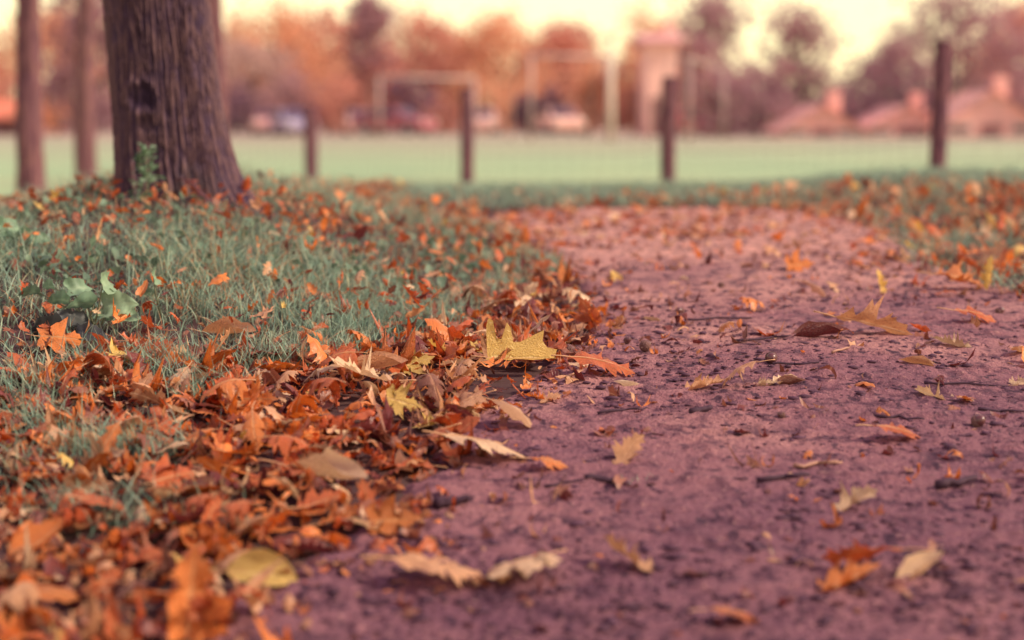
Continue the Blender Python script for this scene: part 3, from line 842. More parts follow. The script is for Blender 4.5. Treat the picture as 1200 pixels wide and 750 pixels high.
# ------------------------------------------------------------------ the broad-leaved dock plant and the tall weed
M_dock = grass_mat('dock_leaf', [(0, (.12, .22, .15)), (.5, (.22, .36, .23)), (1, (.34, .48, .30))], (.33, .46, .30))
M_dock_dark = grass_mat('dark_leaf', [(0, (.05, .055, .065)), (1, (.10, .11, .10))], (.10, .11, .10))
M_stalk = simple('green_stalk', (.16, .17, .10), .6, .3, 30)
def plant_leaf(parent, x, y, z, s, rot, mat, c, name='leaf', seed=5, kind='dock', ws=1.0):
    V, Q, lc, rib = leaf_geo(kind, 3, seed, cup=.45, bend=-.7, tipcurl=.5, wave=.055, jitter=.10, wscale=ws)
    W = (V + np.array([.4, 0, 0])) @ euler_m(*rot).T * s + np.array([x, y, z])
    a = np.zeros((len(V), 4)); a[:, 0] = c + .35 * (np.abs(lc[:, 1] - .5) < .05); a[:, 1] = .68; a[:, 3] = 1
    me = mesh_np(name, W, Q, mats=[mat], attrs={'gc': a})
    return link(name, me, parent)

def leafy_plant(name, px, py, leaves, label, cat, mat, stalk=True):
    X0, Y0, Z0 = at(px, py)
    e = empty(name, (X0, Y0, Z0)); tag(e, label, cat)
    k_ = Y0 / F
    for j, (lx_, ly_, w_, rz, rx, c) in enumerate(leaves):
        # lx_, ly_: tip centre offsets in photo pixels from the foot
        dx = (lx_ - px) * k_; dz = (py - ly_) * k_; dy = random.uniform(-.03, .04)
        s = w_ * k_ * .85
        plant_leaf(e, dx - s * .4 * math.cos(rz), dy, dz, s, (rx, -.15, rz), mat, c, seed=600 + j)
        if stalk:
            b = MB(); b.tube([(random.uniform(-.01, .01), 0, -.01), (dx * .4, dy * .5, dz * .6), (dx - s * .4 * math.cos(rz), dy, dz)], [.0022, .0018, .0012], 6)
            b.build('stalk', M_stalk, e, True)
    return e
leafy_plant('dock_plant', 112, 392, [(88, 340, 38, .4, 1.0, .55), (128, 332, 46, 1.3, 1.25, .8), (137, 358, 52, -.4, 1.25, .85), (146, 373, 36, .1, .9, .7), (72, 352, 36, 2.6, .9, .35), (100, 355, 40, 3.4, .9, .35),
     (118, 372, 32, -.9, .7, .5), (30, 345, 32, 3.0, .7, .3), (55, 338, 30, 2.2, .8, .25)], 'dock plant with broad pale green leaves at the edge of the lawn', 'plant', M_dock)
leafy_plant('dock_plant', 184, 372, [(184, 324, 34, 1.5, 1.3, .75), (172, 345, 22, 2.6, .9, .4)], 'small weed with one upright pale green leaf beside the dock plant', 'plant', M_dock)
leafy_plant('dark_weed', 75, 405, [(55, 385, 50, 2.8, .8, .5), (82, 380, 52, .4, .7, .4), (108, 392, 48, -.3, .6, .3), (66, 398, 44, 3.3, .5, .6), (48, 395, 40, 2.9, .4, .5)], 'blackened broad-leaved weed lying just below the dock plant', 'plant', M_dock_dark)
leafy_plant('dock_plant', 12, 300, [(10, 270, 42, .6, .9, .35), (30, 276, 36, 2.2, .8, .3), (4, 285, 40, 3.0, .8, .25), (48, 280, 30, .2, .9, .3), (22, 290, 36, 1.2, .6, .4)], 'low grey-green leafy weed out on the lawn past the dock plant', 'plant', M_dock)

X0, Y0, Z0 = at(172, 240)
X0, Y0 = X0 * 4.17 / Y0, 4.17; Z0 = float(H(X0, Y0))
tw = empty('tall_weed', (X0, Y0, Z0)); tag(tw, 'tall pale green weed with tiny leaves growing at the foot of the big trunk', 'plant')
b = MB(); b.tube([(0, 0, -.01), (.004, 0, .08), (-.002, .004, .155)], [.003, .0022, .001], 6); b.build('stalk', M_stalk, tw, True)
wn0 = 0; tv = []; tq = []; ta = []
for k in range(130):
    t = random.random() ** .8; z = .01 + t * .15; rr = .045 * (1 - t) + .008
    an = random.uniform(0, 6.28); s = random.uniform(.012, .024)
    W = (OV + np.array([.4, 0, 0])) @ euler_m(random.uniform(-.6, .6), random.uniform(-.9, .1), an).T * s + np.array([math.cos(an) * rr * random.random(), math.sin(an) * rr * random.random(), z])
    a = np.zeros((len(OV), 4)); a[:, 0] = random.uniform(.3, 1); a[:, 1] = .65; a[:, 3] = 1
    tv.append(W); tq.append(OQ + wn0); ta.append(a); wn0 += len(W)
link('foliage', mesh_np('foliage', np.concatenate(tv), np.concatenate(tq), mats=[M_dock], attrs={'gc': np.concatenate(ta)}), tw)

# ------------------------------------------------------------------ the big oak
def bark_trunk(name, axis, radius, n_ang, zs, ridge_amp, ridge_n, seed, mat, parent, knots=(), flare=None):
    """axis(z) -> centre, radius(z) -> r"""
    th = np.linspace(0, 2 * math.pi, n_ang, endpoint=False)
    T, Zz = np.meshgrid(th, zs)
    r0 = np.array([radius(z) for z in zs])[:, None]; C = np.array([axis(z) for z in zs])
    warp = (fbm(np.cos(T) * 4 + 7, np.sin(T) * 4 + Zz * 3.0, 4, seed) - .5) * 3.2
    q = T / (2 * math.pi) * ridge_n + warp + (fbm(Zz * 5 + T, T * 2, 2, seed + 3) - .5) * 1.5
    n1 = np.abs((q % 1.0) * 2 - 1)                      # ridge profile
    brk = fbm(T * ridge_n / 6.28 * 1.0 + 3, Zz * 30 + np.floor(q) * 3.7, 3, seed + 5)
    ridge = np.clip(n1 * 1.5, 0, 1) * (.05 + 1.55 * brk)
    fine = fbm(np.cos(T) * 40, Zz * 30 + np.sin(T) * 40, 3, seed + 8)
    hgt = np.clip(ridge * .85 + fine * .25 - .1, 0, 1)
    r = r0 * (1 + .05 * (fbm(np.cos(T) * 1.2 + 3, np.sin(T) * 1.2 + Zz * .6, 2, seed + 1) - .5))
    if flare is not None: r = r + flare(T, Zz)
    disp = ridge_amp * (hgt - .5)
    bk = hgt.copy()
    for (ka, kz, kr) in knots:
        dx = (((T - ka + math.pi) % (2 * math.pi)) - math.pi) * r0; dz = Zz - kz
        d = np.sqrt(dx ** 2 + (dz * .9) ** 2) / kr + (fbm(T * 9, Zz * 22, 2, seed + 2) - .5) * .5
        ringb = np.exp(-((d - 1.0) / .32) ** 2); hole = np.exp(-(d / .75) ** 2)
        disp = disp + .007 * ringb - .010 * hole + .006 * np.exp(-(d / .35) ** 2); bk = bk * (1 - .50 * np.exp(-(d / 1.1) ** 4)) + .08 * ringb
    r = r + disp
    V = np.stack([C[:, 0, None] + np.cos(T) * r, C[:, 1, None] + np.sin(T) * r, Zz + C[:, 2, None] * 0], -1).reshape(-1, 3)
    nr, nc = T.shape
    i = np.arange(nr - 1)[:, None] * nc + np.arange(nc)[None]; j = np.arange(nr - 1)[:, None] * nc + (np.arange(nc)[None] + 1) % nc
    Q = np.stack([i, j, j + nc, i + nc], -1).reshape(-1, 4)
    a = np.zeros((len(V), 4)); a[:, 0] = np.clip(bk, 0, 1).reshape(-1); a[:, 3] = 1
    return link(name, mesh_np(name, V, Q, mats=[mat], attrs={'bk': a}), parent)

def leaf_quads(centres, size, normal_rand=1.0, seed=0, aspect=.7):
    r = np.random.default_rng(seed); n = len(centres)
    a = r.normal(size=(n, 3)); a /= np.linalg.norm(a, axis=1, keepdims=True)
    b = r.normal(size=(n, 3)); b -= a * (a * b).sum(1, keepdims=True); b /= np.linalg.norm(b, axis=1, keepdims=True)
    s = size * r.uniform(.6, 1.3, (n, 1))
    c = np.asarray(centres)
    V = np.stack([c - a * s, c + b * s * aspect * .8 - a * s * .1, c + a * s, c - b * s * aspect * .8 + a * s * .1], 1).reshape(-1, 3)
    return V, (np.arange(n * 4).reshape(n, 4))

def oak_tree():
    D = 4.4; kx = D / F
    gx_ = (213 - 600) * kx; gz = float(H(gx_, D))
    e = empty('oak_tree', (gx_, D, gz)); tag(e, 'large oak with deeply ridged dark bark and a round knot, rising from the bank', 'tree')
    zt = .62
    def axis(z): return ((-.020 - .052 * (z / .6) + .012 * math.sin(z * 2.2)) if z < .8 else (-.020 - .052 * .8 / .6 + .012 * math.sin(1.76) - .03 * (z - .8)), .01 * z, 0)
    def radius(z):
        return   .130 + .008 * math.exp(-max(z, 0) / .25) + .05 * math.exp(-max(z + .02, 0) / .05) * .5 if z < 3.5 else max(.05, .145 - .03 * (z - 3.5))
    def flare(T, Zz):
        f = np.exp(-np.maximum(Zz, 0) / .16)
        return f * (.070 * np.exp(-((np.angle(np.exp(1j * (T - 6.1)))) / .45) ** 2) + .03 * np.exp(-((np.angle(np.exp(1j * (T - 4.2)))) / .35) ** 2) + .03 * np.exp(-((np.angle(np.exp(1j * (T - 2.2)))) / .5) ** 2))
    zs = np.concatenate([np.linspace(-.12, .75, 420), np.linspace(.76, 6.4, 200)])
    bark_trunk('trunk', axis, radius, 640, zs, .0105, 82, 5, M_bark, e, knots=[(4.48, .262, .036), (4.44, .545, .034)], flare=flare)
    # limbs and crown (above the frame)
    b = MB(); tips = []
    top = axis(3.2)
    for k in range(9):
        an = k * 2.4 + .3; z0 = 4.3 + .2 * k; L = random.uniform(1.5, 2.6)
        p = [Vector((axis(z0)[0], axis(z0)[1], z0))]
        d = Vector((math.cos(an), math.sin(an), .55)).normalized()
        for j in range(1, 6):
            d = (d + Vector((random.uniform(-.2, .2), random.uniform(-.2, .2), random.uniform(-.02, .22)))).normalized(); p.append(p[-1] + d * L / 5)
        b.tube(p, [.07, .055, .042, .03, .018, .006], 8); tips += [p[3], p[4], p[5]]
    b.build('limb', M_bark, e, True)
    cs = np.concatenate([np.array(t)[None] + rng.normal(0, .45, (95, 3)) for t in tips])
    Vq, Qq = leaf_quads(cs, .055, seed=3)
    a = np.zeros((len(Vq), 4)); a[:, 0] = np.repeat(rng.random(len(cs)), 4); a[:, 3] = 1
    link('crown', mesh_np('crown', Vq, Qq, mats=[crown_mat('oak_crown', (.28, .07, .03), (.60, .22, .06))], attrs={'cc': a}), e)
    return e
oak_tree()

# fallen branch at the oak's foot
X0, Y0, Z0 = at(240, 252)
fb = empty('fallen_branch', (X0, Y0, Z0)); tag(fb, 'thin forked reddish dead branch arching out of the grass against the big trunk', 'branch')
k_ = Y0 / F
def pxo(px, py, dy=0): return ((px - 240) * k_, dy, (252 - py) * k_)
M_twig = simple('dead_twig', (.13, .045, .055), .7, .4, 40)
b = MB(); b.tube([pxo(201, 212, .05), pxo(212, 210, .04), pxo(226, 216, .02), pxo(236, 228, 0), pxo(246, 235, 0), pxo(258, 246, -.02), pxo(270, 264, -.03)], [.0015, .0025, .0035, .005, .005, .0045, .003], 7)
stem_ = b.build('main_stem', M_twig, fb, True)
b = MB(); b.tube([pxo(243, 233), pxo(241, 245, -.01), pxo(238, 256, -.02)], [.0045, .004, .003], 7); b.build('side_twig', M_twig, fb, True)
b = MB(); b.tube([pxo(207, 254, -.02), pxo(224, 247, -.01), pxo(240, 253, -.02), pxo(256, 256, -.03)], [.002, .003, .003, .0015], 7); b.build('side_twig', M_twig, fb, True)

# ------------------------------------------------------------------ acorns, twigs and chips on the path
M_nut = simple('acorn_nut', (.135, .050, .050), .32, .35, 60, .6); M_cap = simple('acorn_cap', (.20, .10, .09), .8, .45, 300, .3, .8)
def acorn0():
    e = empty('acorn')
    b = MB(); b.ball((0, 0, 0), .0085, .0085, .0098, 16, 10); b.tube([(0, 0, .009), (0, 0, .0125)], [.0016, .0004], 6); b.build('nut', M_nut, e, True)
    b = MB()
    prof = [(.0089, -.001), (.0098, -.003), (.0096, -.006), (.0076, -.0093), (.0040, -.0112), (.0012, -.0116)]
    V = []; Fc = []
    for j, (r_, z_) in enumerate(prof):
        for i in range(16): V.append((r_ * math.cos(i * math.pi / 8), r_ * math.sin(i * math.pi / 8), z_))
    for j in range(len(prof) - 1):
        for i in range(16): Fc.append((j*16+i, j*16+(i+1) % 16, (j+1)*16+(i+1) % 16, (j+1)*16+i))
    b.add(V, Fc); b.tube([(0, 0, -.0113), (.001, 0, -.016)], [.0013, .001], 6)
    b.build('cap', M_cap, e, True)
    return e
proto = acorn0()
AC = [(757, 417, 1.1, 'dark acorn alone on open dirt past the bright yellow standing leaf'), (904, 432, 1.1, 'acorn with its pale cap turned up beyond the row of three pale leaves'),
      (1147, 507, 1.05, 'round dark acorn on bare dirt beside the red-orange ragged leaf'), (796, 374, .9, 'acorn beside a line of broken leaves on the far half of the path'), (635, 412, 1.0, 'acorn tucked in leaves behind the bright yellow standing leaf'),
      (668, 421, 1.0, 'acorn between the bright yellow standing leaf and the open path'), (1172, 374, .9, 'acorn at the end of the russet tilted leaf'), (705, 296, .8, 'small far acorn near the drift at the bend of the path'),
      (736, 408, .7, 'tiny acorn lying before the dark acorn'), (503, 469, .9, 'acorn half covered by leaves on the drift beside the pale pinkish leaf'), (845, 342, .8, 'acorn on the far path before the upright orange leaf'), (915, 497, .6, 'tiny dark acorn lying between the row of pale leaves and the ragged leaf')]
for i, (px, py, s, lab) in enumerate(AC):
    if i == 0: o = proto
    else:
        o = proto.copy(); COL.objects.link(o)
        for ch in list(proto.children):
            c = ch.copy(); COL.objects.link(c); c.parent = o
    x, y, z = at(px, py)
    o.location = (x, y, float(path_h(x, y)) + .0085 * s); o.scale = (s, s, s)
    o.rotation_euler = (R(80 + random.uniform(-25, 25)), random.uniform(-.4, .4), random.uniform(0, 6.28))
    tag(o, lab, 'acorn')

M_dark = simple('dark_bark_chip', (.055, .022, .040), .8, .5, 60)
def twig(px0, py0, px1, py1, r_, label, mat=M_dark, name='twig'):
    a = at(px0, py0); c = at(px1, py1); n = 7
    mx, my = (a[0] + c[0]) / 2, (a[1] + c[1]) / 2
    e_z = float(path_h(mx, my)); pts = []; rad = []
    for k in range(n):
        t = k / (n - 1); x = a[0] + (c[0] - a[0]) * t + random.uniform(-.004, .004); y = a[1] + (c[1] - a[1]) * t + random.uniform(-.006, .006)
        pts.append((x - mx, y - my, float(path_h(x, y)) + r_ * .8 + random.uniform(0, .003) - e_z)); rad.append(r_ * (1 - .45 * t) * random.uniform(.85, 1.15))
    b = MB(); b.tube(pts, rad, 7)
    if r_ < .006:
        q = Vector(pts[3]); b.tube([q, q + Vector((random.uniform(.01, .03), random.uniform(-.03, .03), .004))], [r_ * .6, r_ * .3], 5)
    o = b.build(name, mat, None, True, (mx, my, e_z)); tag(o, label, 'twig' if name == 'twig' else 'bark chip')
    return o
M_paletwig = simple('pale_twig', (.42, .22, .16), .7, .4, 40)
TW = [(888, 575, 948, 567, .0042, 'dark crooked twig flat on the path between the ragged leaf and the long-stalked leaf', M_dark), (975, 422, 1010, 412, .0025, 'thin pale twig lying before the boat-shaped tan leaf', M_paletwig), (845, 572, 880, 574, .002, 'faint thin twig beside the dark crooked twig', M_dark),
      (1020, 497, 1085, 500, .0028, 'dark straight twig on dirt just beyond the red-orange ragged leaf', M_dark), (1145, 490, 1200, 492, .0028, 'dark twig reaching out of the picture past the round dark acorn', M_dark), (700, 492, 760, 487, .0025, 'dark twig on the path before the little cream curl', M_dark),
      (905, 436, 960, 433, .0026, 'thin dark twig beside the cap-up acorn', M_dark), (860, 408, 948, 400, .0026, 'long dark twig trailing from the maroon rolled strip', M_dark), (800, 382, 880, 379, .0026, 'dark twig under a line of broken leaves on the path', M_dark), (1085, 458, 1180, 462, .0022, 'hair-thin dark twig behind the cream twisted leaf', M_dark),
      (640, 582, 690, 570, .0022, 'thin dark twig near the grass sprig on the path', M_dark), (930, 556, 985, 553, .0032, 'pinkish twig lying above the dark crooked twig', M_paletwig), (1060, 360, 1062, 330, .002, 'fine dark stalk lying across the far path', M_dark)]
for t_ in TW: twig(*t_)
for t_ in [(1098, 582, 1142, 576, .0075, 'blunt dark bark chip on mid path beyond the long-stalked leaf'), (812, 494, 836, 490, .006, 'small dark bark chip on the path before the row of pale leaves'), (515, 604, 548, 600, .008, 'dark bark chip at the path edge of the drift'), (685, 572, 730, 578, .006, 'dark scrap of bark by the sprig of grass')]:
    twig(*t_, mat=M_dark, name='bark_chip')
# ------------------------------------------------------------------ fence posts and wire
def post(px, ytop, D, wpx, label, ybase=None):
    x = (px - 600) / F * D; z = float(H(x, D)); k = D / F
    htop = CZ + D * math.tan(math.atan((375 - ytop) / F) - TILT) - z
    e = empty('fence_post', (x, D, z)); tag(e, label, 'post', 'wooden posts of the wire fence')
    rr = wpx * k / 2; n = 40
    bark_trunk('shaft', lambda q: (.006 * math.sin(q * 3 + px), .004 * math.cos(q * 4), 0), lambda q: rr * (1.04 - .05 * q), n, np.linspace(-.12, htop - .012, 60), .006, 9, int(px), M_post, e)
    b = MB(); b.tube([(0, 0, htop - .03), (0, 0, htop - .004), (0, 0, htop)], [rr * .98, rr * .96, rr * .8], 24); b.build('top', M_post, e, True)
    for q in (.12, .45, .75):
        if q < htop: 
            b = MB(); b.tube([(-.004, -rr * 1.02, q * htop), (0, -rr * 1.12, q * htop + .01), (.004, -rr * 1.02, q * htop + .02)], [.002] * 3, 5); b.build('staple', M_wire, e)
    return x, D, z, htop
M_wire = simple('wire', (.20, .17, .17), .5, .2, 20)
POSTS = [post(365, 124, 17.5, 15, 'shortest slim wooden fence post, the one beside the big trunk'), post(547, 104, 14.8, 15, 'wooden fence post in front of the white goal with the dark shrub'),
         post(783, 90, 13.6, 17, 'wooden fence post in front of the tall mauve tree, third along the fence'), post(1098, 49, 11.0, 19, 'tallest and thickest wooden fence post, past the verge of the path')]
ext0 = (POSTS[0][0] - 4.2, 21.5, float(H(POSTS[0][0] - 4.2, 21.5)), .85); ext1 = (5.6, 9.0, float(H(5.6, 9.0)), .85)
chain_ = [ext0] + POSTS + [ext1]
b = MB()
for (x0, y0, z0, h0), (x1, y1, z1, h1) in zip(chain_[:-1], chain_[1:]):
    L = math.hypot(x1 - x0, y1 - y0); n = int(L / .14)
    def P(t, q): return (x0 + (x1 - x0) * t, y0 + (y1 - y0) * t - .07, float(H(x0 + (x1 - x0) * t, y0 + (y1 - y0) * t)) * 1.0 + q * (.8 * (h0 + (h1 - h0) * t)) + .02)
    for j in range(7):
        b.tube([P(t, j / 6) for t in np.linspace(0, 1, 9)], [.0016] * 9, 4)
    for i in range(n):
        t = (i + .5) / n; b.tube([P(t, 0), P(t, 1)], [.0013] * 2, 4)
o = b.build('wire_mesh', M_wire); tag(o, 'faint square wire netting strung along the row of wooden fence posts', 'fence')

# ------------------------------------------------------------------ background trees
CM = {  # far foliage colours lightened, with distance haze painted in
    'orange': crown_mat('crown_orange', (.64, .30, .20), (.93, .54, .33)),
    'rust': crown_mat('crown_rust', (.52, .23, .20), (.82, .41, .30)),
    'mauve': crown_mat('crown_mauve', (.33, .18, .23), (.54, .31, .33)),
    'grey': crown_mat('crown_grey', (.42, .27, .27), (.68, .47, .40)),
    'dark': crown_mat('crown_dark', (.17, .095, .155), (.30, .17, .22)),
}
def tree(px, base_y, D, ytop, wpx, col, label, name='autumn_tree', low=.06, n=3400, shape='round', seed=0, trunk_px=None, gap=0.0):
    r = np.random.default_rng(seed + int(px)); k = D / F
    x = (px - 600) * k; z = float(H(x, D))
    Ht = CZ + (140 - ytop) * k - z; W = wpx * k / 2 * 1.4
    e = empty(name, (x, D, z)); tag(e, label, 'tree')
    tr = (trunk_px * k / 2) if trunk_px else max(.12, Ht * .022)
    b = MB(); b.tube([(0, 0, -.3), (0, 0, .0), (tr * .3, 0, Ht * .3), (-tr * .3, 0, Ht * .6), (0, 0, Ht * .92)], [tr * 1.5, tr * 1.15, tr, tr * .6, tr * .15], 10)
    for q in range(7):
        an = q * 2.4 + r.random(); z0 = Ht * (low + .06 + .08 * q)
        if z0 > Ht * .85: break
        d = Vector((math.cos(an), math.sin(an), .8)).normalized(); L = W * .8
        p0 = Vector((0, 0, z0)); b.tube([p0, p0 + d * L * .5, p0 + d * L + Vector((0, 0, .1 * L))], [tr * .5, tr * .3, tr * .08], 6)
    b.build('trunk', M_bark_far, e, True)
    nc = 26; cs = []; tone = []
    for q in range(nc):
        h = low + (1 - low) * r.random()
        if shape == 'cone': env = (1 - (h - low) / (1 - low)) ** .8 + .12
        else: env = math.sin(math.pi * min(.97, max(.10, (h - low * .6) / (1.02 - low * .6)))) ** .6
        an = r.random() * 6.28; rr = env * W * r.random() ** .5 * .85
        c = np.array([math.cos(an) * rr, math.sin(an) * rr, h * Ht * .93]); s = (W * .22 + Ht * .045) * (.7 + .6 * r.random())
        m_ = n // nc
        cs.append(c + r.normal(0, 1, (m_, 3)) * np.array([s, s, s * .8]) * .62); tone.append(np.clip(.25 + .5 * r.random() + .35 * (h - .5) + r.normal(0, .12, m_), 0, 1))
    cs = np.concatenate(cs); tone = np.concatenate(tone)
    ok = cs[:, 2] > Ht * low * .5; cs, tone = cs[ok], tone[ok]
    Vq, Qq = leaf_quads(cs, .016 * Ht + .075 * (D / 100), seed=seed)
    a = np.zeros((len(Vq), 4)); a[:, 0] = np.repeat(tone, 4); a[:, 3] = 1
    link('crown', mesh_np('crown', Vq, Qq, mats=[CM[col]], attrs={'cc': a}), e)
    return e
TREES = [
 (325, 160, 112, 10, 120, 'orange', 'bright orange round tree rising just beyond the big trunk'),
 (300, 160, 104, 40, 80, 'grey', 'grey-mauve bushy tree half behind the big trunk'),
 (385, 160, 118, 14, 90, 'rust', 'rust-red tree between the orange tree and the dark peaked tree'),
 (437, 160, 122, -4, 70, 'mauve', 'dark mauve tree with a narrow peak above the white goal with the dark shrub'),
 (500, 160, 116, 20, 95, 'rust', 'dull rust round tree above the white goal with the dark shrub'),
 (585, 160, 114, 24, 120, 'orange', 'wide orange tree in the middle of the far tree row'),
 (660, 160, 120, 34, 100, 'rust', 'low rust tree sloping down to the sky gap in the tree row'),
 (752, 160, 110, 16, 84, 'orange', 'orange tree beside the sky gap, in front of the pink house'),
 (820, 160, 98, -6, 105, 'mauve', 'tall mauve tree with a double top beside the third fence post'),
 (935, 160, 92, 10, 100, 'mauve', 'mauve tree with layered branches standing free against bright sky'),
 (1040, 160, 112, 48, 84, 'mauve', 'low mauve tree with pale patch between the free tree and the tallest post'),
 (1112, 160, 90, -14, 150, 'mauve', 'wide tall mauve tree directly behind the tallest fence post'),
 (1195, 160, 104, 10, 110, 'rust', 'reddish tree at the far end of the tree row beyond the tallest post'),
 (1270, 160, 104, 0, 110, 'orange', 'orange tree at the outer end of the far row'),
 (70, 160, 88, 14, 105, 'orange', 'orange tree behind the two slim dark trunks'),
 (110, 160, 80, -30, 90, 'mauve', 'mauve tree with a high crown between the slim dark trunks and the big trunk'),
 (-50, 160, 95, 30, 90, 'rust', 'rust tree over the red-roofed house'),
]
for i, (px, by, D, yt, wp, c, lab) in enumerate(TREES):
    tree(px, by, D, yt, wp, c, lab, seed=i * 7, shape='cone' if px in (935, 437) else 'round', low=.05)
HZ = [(270, 30, 'grey'), (350, 26, 'orange'), (420, 28, 'orange'), (470, 34, 'rust'), (545, 30, 'orange'), (620, 36, 'orange'), (672, 46, 'rust'), (722, 62, 'grey'), (790, 40, 'orange'), (880, 70, 'mauve'), (990, 92, 'mauve'), (1070, 64, 'mauve'), (1150, 40, 'grey'), (1230, 30, 'rust'), (20, 70, 'rust'), (140, 30, 'mauve')]
for i, (px, yt, c) in enumerate(HZ):
    tree(px, 160, 150, yt + 10, 80, c, 'hazy tree standing in the second row behind the front row of autumn trees', seed=900 + i, low=.03)['group'] = 'hazy trees of the second row'
# lower shrubs under the row
SH = [(482, 170, 96, 92, 56, 'dark', 'dark rounded shrub framed by the white goal'), (515, 170, 100, 108, 60, 'rust', 'maroon pointed shrub beside the dark shrub in the goal'), (275, 170, 96, 100, 70, 'dark', 'dark mauve shrub close beside the big trunk'),
      (618, 170, 96, 112, 34, 'dark', 'narrow dark shrub between the two goals'), (643, 170, 98, 98, 28, 'dark', 'slim maroon shrub beside the narrow dark shrub'), (835, 170, 90, 82, 60, 'mauve', 'broad mauve shrub under the tall double-topped tree'), (690, 170, 96, 62, 40, 'orange', 'orange shrub inside the second goal'),
      (885, 170, 90, 100, 80, 'mauve', 'loose mauve shrub under the free-standing tree'), (1045, 170, 94, 92, 90, 'dark', 'dark mauve hedge-like shrub behind the salmon roof'), (1170, 170, 94, 92, 80, 'mauve', 'mauve shrub behind the peaked salmon roof'), (405, 170, 100, 92, 60, 'rust', 'rust shrub between the shortest post and the white goal'),
      (575, 170, 100, 100, 60, 'orange', 'orange shrub behind the second fence post'), (750, 170, 98, 100, 50, 'rust', 'rust shrub below the orange tree by the pink house'), (345, 170, 100, 90, 80, 'mauve', 'mauve shrub beneath the bright orange round tree')]
for i, (px, by, D, yt, wp, c, lab) in enumerate(SH):
    tree(px, by, D, yt, wp, c, lab, name='shrub', low=.02, n=1300, seed=300 + i)

# two slim trunks near the lawn edge at the side of the oak
def slim(px, D, w, lean, label, H_=5.5):
    k = D / F; x = (px - 600) * k; z = float(H(x, D)); rr = w * k / 2
    e = empty('slim_tree', (x, D, z)); tag(e, label, 'tree')
    bark_trunk('trunk', lambda q: (lean * q + .02 * math.sin(q * 2 + px), 0, 0), lambda q: rr * (1.0 + .25 * math.exp(-max(q, 0) / .2)) * max(.25, 1 - q / 9), 60, np.linspace(-.3, H_, 90), .02, 16, int(px), M_bark_far, e)
    b = MB(); tips = []
    for q in range(8):
        an = q * 2.4; z0 = H_ * (.5 + .06 * q); d = Vector((math.cos(an), math.sin(an), .7)).normalized(); p0 = Vector((lean * z0, 0, z0)); L = 1.3
        b.tube([p0, p0 + d * L * .5, p0 + d * L], [rr * .4, rr * .25, rr * .06], 6); tips += [p0 + d * L * .6, p0 + d * L]
    b.build('limb', M_bark_far, e, True)
    cs = np.concatenate([np.array(t)[None] + rng.normal(0, .42, (60, 3)) for t in tips]); Vq, Qq = leaf_quads(cs, .10, seed=int(px))
    a = np.zeros((len(Vq), 4)); a[:, 0] = np.repeat(rng.random(len(cs)), 4); a[:, 3] = 1
    link('crown', mesh_np('crown', Vq, Qq, mats=[CM['orange']], attrs={'cc': a}), e)
slim(42, 11.0, 30, -.01, 'slim straight dark trunk standing farthest from the big oak')
slim(104, 17.0, 24, .015, 'second slim mauve trunk between the dark slim trunk and the big oak', 6.0)
slim(252, 12.5, 26, .012, 'reddish trunk half hidden behind the top of the big oak', 5.0)

# ------------------------------------------------------------------ goals
M_white = simple('goal_paint', (.46, .33, .31), .5, .1, 3)
M_net = simple('goal_net', (.45, .33, .34), .8, .1, 3)
def goal(px0, px1, ytop, D0, D1, label, wpx=4):
    x0 = (px0 - 600) / F * D0; x1 = (px1 - 600) / F * D1; z0 = float(H(x0, D0)); z1 = float(H(x1, D1))
    h = CZ + (140 - ytop) * D0 / F - z0; r_ = wpx * D0 / F / 2
    e = empty('goal', (x0, D0, z0)); tag(e, label, 'goal')
    dx, dy, dz = x1 - x0, D1 - D0, z1 - z0
    b = MB(); b.tube([(0, 0, -.1), (0, 0, h)], [r_] * 2, 12); b.build('upright', M_white, e, True)
    b = MB(); b.tube([(dx, dy, dz - .1), (dx, dy, h)], [r_] * 2, 12); b.build('upright', M_white, e, True)
    b = MB(); b.tube([(0, 0, h), (dx, dy, h)], [r_] * 2, 12); b.build('crossbar', M_white, e, True)
    n = Vector((-dy, dx, 0)).normalized() * 1.4
    if n.y < 0: n = -n
    for (ax, ay) in ((0, 0), (dx, dy)):
        b = MB(); b.tube([(ax, ay, h), (ax + n.x * .5, ay + n.y * .5, h), (ax + n.x, ay + n.y, 0)], [r_ * .5] * 3, 8); b.build('stay', M_white, e, True)
    return e
goal(446, 556, 91, 70, 72, 'white football goal framing the dark shrub, seen from the front')
goal(622, 712, 66, 62, 64, 'second pale football goal near the sky gap', 4)
goal(806, 846, 70, 60, 72, 'pale football goal turned edge-on beside the third fence post', 4)
M_lamp = simple('cream_paint', (.80, .70, .55), .5, .1, 2)
px, D = 716, 66; x = (px - 600) / F * D; z = float(H(x, D))
e = empty('flood_light', (x, D, z)); tag(e, 'tall thin cream pole standing in the sky gap beside the second goal', 'pole')
b = MB(); b.tube([(0, 0, -.2), (0, 0, 1.5), (0, 0, CZ + (140 - 44) * D / F - z)], [.11, .09, .07], 10); b.build('shaft', M_lamp, e, True)
ht = CZ + (140 - 44) * D / F - z
b = MB(); b.box(-.25, .25, -.12, .12, ht, ht + .14); b.build('lamp_head', M_lamp, e, False, None, .02)

